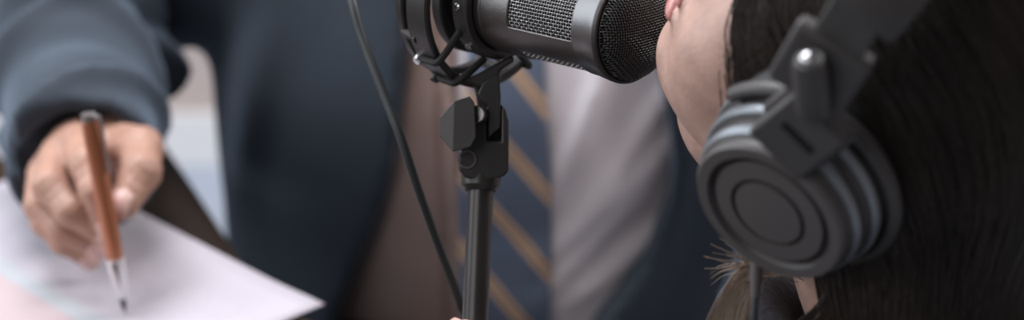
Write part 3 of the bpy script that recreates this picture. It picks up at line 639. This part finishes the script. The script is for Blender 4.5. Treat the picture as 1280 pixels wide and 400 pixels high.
# ================================================================== WOMAN AT THE MICROPHONE
HL = unit(cv(-0.44, -0.56, -0.70)); HF = cv(-0.73, 0.68, -0.085); HF = unit(HF - np.dot(HF, HL) * HL); HU = np.cross(HF, HL)
if np.dot(HU, cv(0.476, 0.511, -0.708)) < 0: HU = -HU
HU = unit(HU); CPAD = at(1000, 217, 0.965); HM = CPAD - 0.085 * HL
HPM = HM + cv(0.0008, 0.003, 0.0); HM = HM + cv(0.005, 0.003, 0.0)
HB = np.stack([HF, HL, HU], 1).astype(np.float32)
def hl(f, l, u): return HM + f * HF + l * HL + u * HU
woman = thing('person', 'dark-haired woman wearing headphones, chin raised close to the microphone', 'person', (0.27, 0.86, 0))
NB = HM + np.array((0.045, -0.015, -0.175)); CH = np.array((0.30, 0.84, 0.70))
BF = unit((-0.75, 0.66, 0)); BL = np.array((-BF[1], BF[0], 0))
def head(P):
    Q = (P - HM.astype(np.float32)) @ HB
    d = ell(Q, (-0.01, 0, 0.05), (0.094, 0.072, 0.088))
    d = smin(d, ell(Q, (0.036, 0, -0.015), (0.056, 0.054, 0.078)), 0.03)
    for s_ in (-1, 1):
        d = smin(d, cap(Q, (-0.002, s_ * 0.050, -0.030), (0.004, s_ * 0.047, -0.052), 0.020, 0.018), 0.02)
        d = smin(d, cap(Q, (0.004, s_ * 0.046, -0.052), (0.058, s_ * 0.014, -0.066), 0.018, 0.0175), 0.014)
        d = smin(d, ell(Q, (0.045, s_ * 0.030, -0.030), (0.034, 0.026, 0.036)), 0.018)
    d = smin(d, ell(Q, (0.0650, 0, -0.0640), (0.0215, 0.024, 0.0205)), 0.008)
    d = smin(d, ell(Q, (0.074, 0, -0.040), (0.016, 0.026, 0.018)), 0.010)
    d = smin(d, ell(Q, (0.018, 0, -0.082), (0.040, 0.036, 0.026)), 0.004)
    lip = np.minimum(ell(Q, (0.0885, 0, -0.0465), (0.0075, 0.021, 0.0062)), ell(Q, (0.0905, 0, -0.0355), (0.0070, 0.022, 0.0055)))
    d = smin(d, lip, 0.0035); d = smax(d, -ell(Q, (0.097, 0, -0.041), (0.010, 0.024, 0.0011)), 0.002)
    d = smin(d, cap(Q, (0.086, 0, 0.022), (0.110, 0, -0.010), 0.007, 0.010), 0.011)
    for s_ in (-1, 1):
        d = smin(d, ell(Q, (0.098, s_ * 0.012, -0.014), (0.010, 0.007, 0.007)), 0.005)
        d = smax(d, -ell(Q, (0.094, s_ * 0.031, 0.020), (0.015, 0.016, 0.011)), 0.012); d = smin(d, ell(Q, (0.076, s_ * 0.031, 0.020), (0.012, 0.0125, 0.0115)), 0.003)
        d = smin(d, ell(Q, (-0.012, s_ * 0.074, 0.0), (0.017, 0.006, 0.030)), 0.006)
    nb = NB.astype(np.float32); n0 = hl(-0.018, 0, -0.035)
    d = smin(d, cap(P, n0, NB, 0.050, 0.053), 0.022)
    return d + 0.00018 * np.sin(P[:, 2] * 1300 + 3 * np.sin(P[:, 0] * 500)) * np.sin(P[:, 0] * 1100)
SHA = NB + 0.155 * BL + np.array((0, 0, -0.02)) + BF * -0.01; SHB = NB - 0.155 * BL + np.array((0, 0, -0.02)) - BF * 0.01
if SHA[1] > SHB[1]: SHA, SHB = SHB, SHA
GP = P1 - axp * (P1[2] - 0.850) / axp[2]     # where the hand holds the pole
WR_A = GP + np.array((0.062, -0.035, -0.045)); EL_A = np.array((0.225, 0.765, 0.665))
EL_B = np.array((0.36, 1.03, 0.62)); WR_B = np.array((0.20, 1.22, 0.60))
def wtrunk(P, g=0.0, wr=0.0):
    d = cap(P, (0.34, 0.80, 0.46), CH, 0.115 + g, 0.10 + g, None); d = smin(d, cap(P, CH, NB - (0, 0, 0.05), 0.10 + g, 0.07 + g), 0.05)
    d = smin(d, cap(P, SHA, SHB, 0.045 + g, 0.045 + g), 0.05)
    for a, b, c in ((SHA, EL_A, WR_A), (SHB, EL_B, WR_B)):
        d = smin(d, cap(P, a, b, 0.044 + g, 0.036 + g), 0.02); d = smin(d, cap(P, b, b + (c - b) * (1 - wr), 0.035 + g, 0.026 + g), 0.01)
    return d
# hand round the pole
hx = unit(np.array((1.0, -0.35, 0)) - axp * np.dot((1.0, -0.35, 0), axp)); hy = np.cross(axp, hx)   # hx toward the woman, hy away
def gp(r, deg, h): a = math.radians(deg); return GP + r * (math.cos(a) * hx + math.sin(a) * hy) + axp * h
WF = []
for i, h in enumerate((0.0, -0.0175, -0.035, -0.051)):
    WF.append(([gp(0.034, 42, h), gp(0.0225, 95, h + 0.001), gp(0.0165, 165, h + 0.001), gp(0.0150, 222, h)], [0.0098, 0.0085, 0.0075, 0.0066 if i < 3 else 0.006]))
WF.append(([gp(0.046, -10, -0.040), gp(0.040, -22, -0.012), gp(0.025, -45, 0.002), gp(0.0158, -92, 0.0085)], [0.0135, 0.0105, 0.0085, 0.0068]))
def whand(P):
    palm = cap(P, WR_A, gp(0.040, 10, -0.028), 0.021, 0.017)
    for h in (0.0, -0.0175, -0.035, -0.051): palm = smin(palm, cap(P, gp(0.046, 5, -0.030 + h * 0.2), gp(0.034, 42, h), 0.014, 0.0105), 0.008)
    palm = smin(palm, cap(P, WR_A, WR_A + (EL_A - WR_A) * 0.25, 0.021, 0.023), 0.01); f = None
    for pts, rs in WF: c = chain(P, pts, rs); f = c if f is None else smin(f, c, 0.0015)
    d = smin(palm, f, 0.006)
    return np.maximum(d, -cap(P, P1 + axp * 0.2, Pb, 0.0076, 0.0076))
def whand_b(P):
    d = cap(P, WR_B, WR_B + np.array((-0.04, 0.03, -0.005)), 0.021, 0.022); b0 = WR_B + np.array((-0.06, 0.045, -0.005))
    for i in range(4):
        o_ = np.array((0.013, 0.016, 0)) * (i - 1.5); v_ = np.array((-0.78, 0.6, -0.15)); p = [b0 + o_, b0 + o_ + v_ * 0.03, b0 + o_ + v_ * 0.05 + (0, 0, -0.006), b0 + o_ + v_ * 0.062 + (0, 0, -0.014)]
        d = smin(d, chain(P, p, [0.0095, 0.008, 0.0072, 0.0065]), 0.005)
    return smin(d, chain(P, [WR_B + (-0.02, -0.005, 0), WR_B + (-0.06, -0.005, -0.004), WR_B + (-0.08, 0.01, -0.008)], [0.012, 0.009, 0.0075]), 0.006)
allp = np.array([p for f in WF for p in f[0]] + [WR_A, WR_A + (EL_A - WR_A) * 0.25])
hc = hl(0.0, 0, 0.0)
wb = sdf_obj('body', head, np.minimum(hc - 0.16, NB - 0.06), hc + np.array((0.16, 0.16, 0.20)), 0.0024, M_skin, woman, 1,
    [(lambda P: wtrunk(P, 0, 0.0), (0.08, 0.66, 0.36), (0.50, 1.28, 0.90), 0.008), (whand, allp.min(0) - 0.03, allp.max(0) + 0.03, 0.0016), (whand_b, WR_B - 0.14, WR_B + 0.08, 0.003)])
# lips as their own coloured part
def lips(P):
    Q = (P - HM.astype(np.float32)) @ HB
    l = np.minimum(ell(Q, (0.0890, 0, -0.0465), (0.0078, 0.0212, 0.0060)), ell(Q, (0.0910, 0, -0.0355), (0.0073, 0.0222, 0.0053)))
    return np.maximum(l, -ell(Q, (0.099, 0, -0.041), (0.010, 0.026, 0.0011)))
lc = hl(0.09, 0, -0.041)
sdf_obj('lips', lips, lc - 0.032, lc + 0.032, 0.0011, M_lip, wb, 2)
for (pts, rs), up in zip(WF, [gp(1, 222, 0) - GP] * 4 + [gp(1, -92, 0) - GP]): nail(pts[-1], pts[-2], rs[-1], wb, up, 1.2)
def top(P):
    d = wtrunk(P, 0.010, 0.16)
    cow = NB + np.array((-0.012, 0.008, 0.012))
    Q = P - cow.astype(np.float32); rr_ = np.sqrt((Q[:, 0] * 1.0) ** 2 + (Q[:, 1] * 1.0) ** 2); d = smin(d, np.sqrt((rr_ - 0.078) ** 2 + (Q[:, 2] * 0.62 + 0.1 * Q[:, 0]) ** 2) - 0.0165, 0.02)
    return d - 0.002 * np.sin(P[:, 0] * 80 + P[:, 2] * 60)
sdf_obj('knit_top', top, (0.05, 0.60, 0.36), (0.52, 1.30, 0.96), 0.0058, M_top, woman, 1)
def wlegs(P):
    d = cap(P, (0.34, 0.79, 0.44), (0.32, 0.83, 0.56), 0.125, 0.115)
    for s_ in (-1, 1):
        hp_ = np.array((0.34, 0.79, 0.46)) + BL * s_ * 0.08; kn2 = hp_ + BF * 0.38; kn2[2] = 0.46
        d = smin(d, cap(P, hp_, kn2, 0.075, 0.055), 0.03); d = smin(d, cap(P, kn2, kn2 * (1, 1, 0) + (0, 0, 0.09), 0.053, 0.037), 0.02)
    return d
sdf_obj('trousers', wlegs, (-0.16, 0.62, 0.03), (0.52, 1.22, 0.68), 0.009, M_trouser, woman, 1)
for s_ in (-1, 1):
    k_ = np.array((0.34, 0.79, 0.0)) + BL * s_ * 0.08 + BF * 0.38
    sdf_obj('shoe', lambda P, k_=k_: smax(smin(cap(P, k_ + (0, 0, 0.04), k_ + BF * 0.14 + (0, 0, 0.03), 0.038, 0.032), cap(P, k_ + (0, 0, 0.05), k_ + (0, 0, 0.10), 0.04, 0.04), 0.02), 0.002 - P[:, 2], 0.002), k_ - (0.2, 0.2, 0.005), k_ + (0.2, 0.2, 0.16), 0.006, M_pendark, woman)
# stool she sits on
stl = thing('stool', 'round padded stool under the woman with headphones', 'stool', (0.36, 0.77, 0))
MB().lathe([(0.001, 0.262), (0.17, 0.262), (0.185, 0.27), (0.185, 0.300), (0.17, 0.312), (0.001, 0.314)], (0.36, 0.77, 0), (0, 0, 1), 48).build('seat', M_leather, stl, angle=30)
for k in range(4):
    a = math.pi / 4 + k * math.pi / 2; MB().tube([(0.36 + 0.12 * math.cos(a), 0.77 + 0.12 * math.sin(a), 0.266), (0.36 + 0.16 * math.cos(a), 0.77 + 0.16 * math.sin(a), 0.0)], 0.013, 12).build('leg', M_wood, stl)
# hair: solid underlayer and loose strands
DOWN = np.array((0, 0, -1.0))
def hairbase(P, g=0.0):
    Q = (P - HM.astype(np.float32)) @ HB
    d = ell(Q, (-0.016, 0, 0.056), (0.104 + g, 0.086 + g, 0.100 + g))
    face = Q[:, 0] - (0.030 + 0.35 * np.clip(Q[:, 2], -0.2, 0.2) - 0.0 * Q[:, 1]); face = np.where(Q[:, 2] > 0.085, Q[:, 0] - 0.060, face)
    d = smax(d, face, 0.012)
    h2 = smin(ell(Q, (-0.01, 0, 0.05), (0.094, 0.072, 0.088)), ell(Q, (0.036, 0, -0.015), (0.056, 0.054, 0.078)), 0.03); h2 = smin(h2, ell(Q, (0.045, 0.030, -0.030), (0.034, 0.026, 0.036)), 0.018) - 0.009 - g
    h2 = smax(h2, -(Q[:, 2] - 0.91 * Q[:, 0] + 0.061) * 0.74, 0.006); h2 = smax(h2, 0.034 - np.abs(Q[:, 1]), 0.006); d = smin(d, h2, 0.006)
    for s_ in (-1, 1): d = smin(d, cap(P, hl(-0.045, s_ * 0.045, 0.02), hl(-0.085, s_ * 0.040, -0.02) + DOWN * 0.06, 0.050 + g, 0.045 + g), 0.03)
    b0 = hl(-0.085, 0.0, -0.01)
    d = smin(d, cap(P, b0, b0 + DOWN * 0.10, 0.062 + g, 0.060 + g), 0.03)
    d = smin(d, cap(P, b0 + DOWN * 0.10, b0 + DOWN * 0.22 + HL * 0.02, 0.060 + g, 0.040 + g), 0.03)
    d = smin(d, cap(P, hl(-0.060, 0.052, -0.02), NB + BL * 0.0 + HL * 0.072 + np.array((0.03, 0, 0.03)), 0.030 + g, 0.026 + g), 0.03)
    return d
lo_ = HM - np.array((0.16, 0.22, 0.30)); hi_ = HM + np.array((0.28, 0.20, 0.20))
hair = sdf_obj('hair', lambda P: hairbase(P) - 0.0012 * np.sin(((P - HM.astype(np.float32)) @ HB)[:, 2] * 260 + ((P - HM.astype(np.float32)) @ HB)[:, 1] * 120), lo_, hi_, 0.004, M_hair, woman, 1)
def grad(f, P, e=0.002):
    d0 = f(P); g = np.stack([f(P + np.eye(3, dtype=np.float32)[i] * e) - d0 for i in range(3)], 1); return d0, g / (np.linalg.norm(g, axis=1, keepdims=True) + 1e-6)
def strands(count, steps, step, offs, seeds=None, flow=None):
    Q = RNG.uniform(-1, 1, (count, 3)); Q = Q / np.linalg.norm(Q, axis=1, keepdims=True); Q[:, 1] = np.abs(Q[:, 1]) * RNG.choice([1, 1, 1, -1], count)
    C0 = np.array((-0.016, 0, 0.056)); P = (HM + (C0 + Q * 0.10) @ HB.T.astype(float)).astype(np.float32); off = RNG.uniform(*offs, count).astype(np.float32); paths = []
    ph = RNG.uniform(0, 6.28, (count, 3))
    if seeds is not None: P = (HM + seeds @ HB.T.astype(float)).astype(np.float32)
    for k in range(steps):
        for _ in range(3 if k == 0 else 1): d, g = grad(hairbase, P); P = P - g * (d - off)[:, None]
        paths.append(P.copy())
        Ql = (P - HM.astype(np.float32)) @ HB; back = np.clip((Ql[:, 0] + 0.03) * 12 + 0.5, 0.0, 1)[:, None]
        dr = -HF[None] * back * 1.0 + DOWN[None] * (1.25 - back) + 0.10 * np.sin(ph + k * 0.25); dr = dr - g * (dr * g).sum(1, keepdims=True)
        if flow is not None: f2 = flow[None] + 0.06 * np.sin(ph + k * 0.25); f2 = f2 - g * (f2 * g).sum(1, keepdims=True); m2 = np.clip(1 - k / 26.0, 0, 1); dr = f2 * m2 + dr * (1 - m2)
        P = P + (dr / (np.linalg.norm(dr, axis=1, keepdims=True) + 1e-6) * step).astype(np.float32)
    return np.stack(paths, 1)
def strand_mesh(name, T, rad, m, parent, taper=True):
    n, k, _ = T.shape; tan = np.gradient(T, axis=1); tan /= np.linalg.norm(tan, axis=2, keepdims=True) + 1e-9
    ref = np.array((0.3, 0.5, 0.8)); x = np.cross(tan, ref); x /= np.linalg.norm(x, axis=2, keepdims=True) + 1e-9; y = np.cross(tan, x)
    r = rad * (1 - 0.8 * np.linspace(0, 1, k) ** 4)[None, :, None] * (RNG.uniform(0.6, 1.3, (n, 1, 1)))
    V = np.stack([T + r * (math.cos(a) * x + math.sin(a) * y) for a in (0, 2.094, 4.189)], 2).reshape(-1, 3)
    i = np.arange(n)[:, None, None] * k * 3; j = np.arange(k - 1)[None, :, None] * 3; c = np.arange(3)[None, None, :]; c2 = (c + 1) % 3
    F = np.stack([i + j + c, i + j + c2, i + j + 3 + c2, i + j + 3 + c], 3).reshape(-1, 4)
    return link(name, np_mesh(name, V, F), m, parent, angle=0)
T = strands(4200, 60, 0.006, (0.0003, 0.0045)); strand_mesh('hair_strands', T, 0.00022, M_strand, hair)
sd_ = np.stack([RNG.uniform(0.02, 0.125, 1500), RNG.uniform(0.045, 0.085, 1500), RNG.uniform(0.0, 0.11, 1500)], 1); sd_[:, 2] = np.maximum(sd_[:, 2], 0.91 * sd_[:, 0] - 0.050)
T = strands(1500, 34, 0.004, (0.0002, 0.0030), sd_, -HF * 0.74 - HU * 0.67); strand_mesh('side_lock', T, 0.00022, M_strand, hair)
# loose lighter wisps falling from below the ear cushion
n_ = 420; T = np.empty((n_, 26, 3)); root = at(968, 316, 1.03)
for i in range(n_):
    a = RNG.normal(0, 1, 3); p0 = root + np.array((0.012, 0.006, 0.008)) * a; e = RNG.uniform(0, 1); s1 = RNG.normal(0, 1)
    ctrl = [p0, at(940 + 12 * e + 3 * s1, 334 + 7 * RNG.normal(), 1.03), at(908 + 32 * e + 2 * s1, 366 + 3 * s1, 1.03), at(876 + 50 * e + 5 * RNG.normal(), 425 + 20 * RNG.uniform(), 1.03), at(865 + 60 * e + 8 * s1, 500, 1.03)]
    if i % 55 == 0: ctrl = [p0, at(936, 328, 1.03), at(918, 328 + 14 * e, 1.03), at(902, 330 + 18 * e, 1.04), at(888, 336 + 24 * e, 1.04)]
    sp = spline(ctrl, 7); T[i] = np.array(sp)[np.linspace(0, len(sp) - 1, 26).astype(int)]
strand_mesh('loose_wisps', T, 0.00024, M_strand_l, hair)
n_ = 240; T = np.empty((n_, 26, 3))
for i in range(n_):
    e = RNG.uniform(0, 1); s1 = RNG.normal(0, 1)
    ctrl = [at(1075 + 60 * e, 330 + 6 * s1, 1.02), at(1042 + 60 * e + 3 * s1, 352 + 5 * s1, 1.0), at(1018 + 70 * e, 385 + 4 * s1, 1.0), at(965 + 90 * e + 6 * s1, 440, 1.0), at(955 + 90 * e, 520, 1.0)]
    sp = spline(ctrl, 7); T[i] = np.array(sp)[np.linspace(0, len(sp) - 1, 26).astype(int)]
strand_mesh('neck_strands', T, 0.00022, M_strand, hair)
def onface(f, p, d):
    p = np.array(p, np.float32)[None]; d = unit(d).astype(np.float32)
    for _ in range(40): p = p - d * np.clip(f(p), -0.01, 0.01)[:, None] * 0.8
    return p[0].astype(float)
for s_ in (-1, 1):
    for (ln, nm, r_) in (([(0.11, s_ * (0.014 + 0.0055 * k), 0.036 + 0.004 * math.sin(k * 0.52)) for k in range(7)], 'eyebrow', 0.0018), ([(0.11, s_ * (0.019 + 0.004 * k), 0.0165 - 0.003 * math.sin(k * 0.52)) for k in range(7)], 'eyelashes', 0.0010)):
        MB().tube([onface(head, hl(*q_), HF) for q_ in ln], [r_ * (0.5 + 0.5 * math.sin(math.pi * (k + 0.7) / 7.4)) for k in range(7)], 8).build(nm, M_hair, wb)
        O_ = np.array((0.0, 1.70, 1.30)); MB().tube([onface(man_head, O_ + np.array((q_[1], -0.12, q_[2] + (0.0 if nm == 'eyebrow' else -0.002))), (0, -1, 0)) for q_ in ln], [r_ * 1.3 * (0.5 + 0.5 * math.sin(math.pi * (k + 0.7) / 7.4)) for k in range(7)], 8).build(nm, M_mhair, body_m)
# ================================================================== HEADPHONES
hp_ = thing('headphones', 'dark grey over-ear headphones on the woman, round cup covering her ear', 'headphones', HPM)
NC = unit(cv(-0.58, -0.60, -0.55)); CB = at(1013, 203, 0.965); KH = 1.08
def onp(px, py, off):       # point seen at px, py on the plane that lies "off" in front of the cup's back
    d = at(px, py, 1.0) - CAM; return CAM + d * ((np.dot(CB - CAM, NC) + off) / np.dot(d, NC))
def cup(side):
    global MIR
    MIR = None if side > 0 else (HPM, HL)
    N = NC; C0 = CB
    def part(name, prof, m, par, n=96, **k):
        return MB().lathe([(r_, h_ * KH if h_ > 0 else h_) for r_, h_ in prof], C0, N, n, **k).build(name, m, par, angle=28)
    cupo = part('ear_cup', [(0.001, -0.004), (0.038, -0.004), (0.0445, 0.0), (0.0470, 0.002), (0.0482, 0.005), (0.0476, 0.0085), (0.0450, 0.0098), (0.0440, 0.011), (0.0440, 0.0125), (0.0452, 0.0140), (0.0458, 0.0165), (0.0452, 0.0190), (0.0425, 0.0205), (0.0412, 0.0215), (0.0412, 0.0235), (0.0416, 0.0245), (0.0422, 0.027), (0.0414, 0.0295), (0.0398, 0.0312), (0.0390, 0.0318), (0.0388, 0.0350), (0.0374, 0.0365), (0.0330, 0.0362), (0.0318, 0.0350), (0.0306, 0.0330), (0.0292, 0.0330), (0.0287, 0.0350), (0.0277, 0.0356), (0.0196, 0.0360), (0.0190, 0.0346), (0.0180, 0.0346), (0.0176, 0.0362), (0.001, 0.0366)], M_hp, hp_)
    part('trim_ring', [(0.0450, 0.0132), (0.0459, 0.0146), (0.0463, 0.0166), (0.0458, 0.0186), (0.0444, 0.0198)], M_hpsil, cupo, caps=False)
    part('trim_ring', [(0.0415, 0.0242), (0.0423, 0.0254), (0.0427, 0.0272), (0.0419, 0.0291), (0.0405, 0.0304)], M_hpsil, cupo, caps=False)
    part('trim_ring', [(0.0474, 0.0020), (0.0484, 0.0036), (0.0487, 0.0056), (0.0481, 0.0074), (0.0468, 0.0090)], M_hpsil, cupo, caps=False)
    part('face_bezel', [(0.0388, 0.0322), (0.0392, 0.0350), (0.0379, 0.0368), (0.0325, 0.0368)], M_hpdisc, cupo, caps=False)
    part('face_ring', [(0.0285, 0.0352), (0.0282, 0.0360), (0.0199, 0.0364), (0.0197, 0.0350)], M_hpdisc, cupo, caps=False)
    part('face_disc', [(0.0174, 0.0350), (0.0172, 0.0366), (0.0100, 0.0371), (0.0001, 0.0372)], M_hpdisc, cupo, 64, caps=False)
    MB().lathe([(0.0350 + 0.0125 * math.cos(a), -0.011 + 0.0115 * math.sin(a)) for a in [2 * math.pi * i / 20 for i in range(20)]], C0, N, 96, closed=True).build('ear_pad', M_pad, cupo, angle=0)
    un = unit(HU - np.dot(HU, N) * N); fn = unit(HF - np.dot(HF, N) * N - np.dot(HF, un) * un)
    ud = unit(un * 0.95 + fn * 0.31); fd = unit(fn * 0.95 - un * 0.31)
    cc = C0 + N * 0.010; pts = [cc + 0.0500 * (math.cos(t) * unit(un * 0.90 - fn * 0.1) + math.sin(t) * unit(fn * 0.90 + un * 0.1)) for t in [-1.75 + 3.3 * i / 40 for i in range(41)]]
    MB().tube(pts, [0.0036] * 41, 12, flat=1.3, ref=N).build('yoke', M_hp, hp_)
    NH = unit(cv(-0.42, -0.50, -0.76)); N0 = N; N = NH; un = unit(HU - np.dot(HU, N) * N); fn = unit(HF - np.dot(HF, N) * N - np.dot(HF, un) * un); ud = unit(un * 0.96 + fn * 0.28); fd = unit(fn * 0.96 - un * 0.28)
    c1 = onp(1000, 166, 0.036); pl_ = MB(); pl_.box(c1, fn * 0.0160, un * 0.0165, N * 0.0055); pl_.box(c1 - N * 0.006 + un * 0.004, fn * 0.0190, un * 0.012, N * 0.0035)
    hn = pl_.build('hinge_plate', M_hp, hp_, bevel=0.0022)
    MB().box(c1 + N * 0.0052 + un * 0.001, fn * 0.0092, un * 0.0019, N * 0.0007).build('hinge_slot', M_foam, hn)
    p0, p1 = onp(1017, 136, 0.040), onp(1011, 74, 0.042); ax_ = unit(p1 - p0); Lh = float(np.linalg.norm(p1 - p0))
    MB().lathe([(0.001, -0.002), (0.0072, -0.002), (0.0078, 0.001), (0.0074, Lh - 0.004), (0.0060, Lh), (0.001, Lh)], p0, ax_, 32).build('hinge_post', M_hp, hp_, angle=30)
    MB().lathe([(0.0042, 0), (0.0040, 0.0018), (0.0025, 0.0034), (0.0001, 0.0038)], p1 - ax_ * 0.0005, ax_, 24).build('hinge_pin', M_steel, hp_, angle=0)
    MB().box(onp(1027, 83, 0.029), fd * 0.0185, ud * 0.0165, N * 0.0055).build('slider', M_hp, hp_, bevel=0.0028)
    MB().box(onp(1050, 50, 0.025), fd * 0.0120, ud * 0.020, N * 0.0035).build('slider_stem', M_blackp, hp_, bevel=0.0015)
    MIR = None
cup(1); cup(-1)
ub = unit(HU + HF * 0.10); fb = unit(HF - HU * 0.10); s0 = onp(1072, 16, 0.024) - HPM; L0, U0, F0 = (float(np.dot(s0, q_)) for q_ in (HL, ub, fb))
bt = MB(); vs = []; NBD = 64
for i in range(NBD + 1):
    t = math.pi * (-0.5 + i / NBD) * 0.88; c_, s_ = math.cos(t), math.sin(t); ce = math.cos(math.pi * 0.44)
    l_ = L0 * abs(s_ / math.sin(math.pi * 0.44)) ** 0.75 * (1 if s_ >= 0 else -1); u_ = U0 + (0.168 - U0) * (c_ - ce) / (1 - ce)
    vs.append(HPM + HL * l_ + ub * u_ + fb * F0)
k_ = len(vs); q = []
for i in range(k_):
    t_ = unit(vs[min(i + 1, k_ - 1)] - vs[max(i - 1, 0)]); nrm = unit(np.cross(fb, t_)); ctr = HPM + ub * 0.06 + fb * F0
    if np.dot(nrm, vs[i] - ctr) < 0: nrm = -nrm
    for a in range(16):
        an = 2 * math.pi * a / 16; ca, sa = math.cos(an), math.sin(an)
        q.append(vs[i] + fb * 0.0190 * np.sign(ca) * abs(ca) ** 0.45 + nrm * 0.0062 * np.sign(sa) * abs(sa) ** 0.6)
bt.add(q, [(i * 16 + j, i * 16 + (j + 1) % 16, (i + 1) * 16 + (j + 1) % 16, (i + 1) * 16 + j) for i in range(k_ - 1) for j in range(16)] + [tuple(range(16))[::-1], tuple((k_ - 1) * 16 + j for j in range(16))])
bt.build('headband', M_hp, hp_, angle=50)
c0 = at(946, 322, 0.985)
MB().tube([c0, at(945, 345, 0.985), at(944, 372, 0.985)], [0.0032, 0.0030, 0.0022], 14).build('strain_relief', M_hpdisc, hp_)
MB().tube(spline([at(944, 368, 0.985), at(943, 400, 0.985), at(946, 460, 0.99), np.array((0.065, 0.86, 0.83)), np.array((0.01, 0.87, 0.775)), np.array((-0.05, 0.885, 0.7522)), np.array((-0.15, 0.83, 0.7522))], 8), 0.0017, 10).build('headphone_cord', M_cable, hp_)
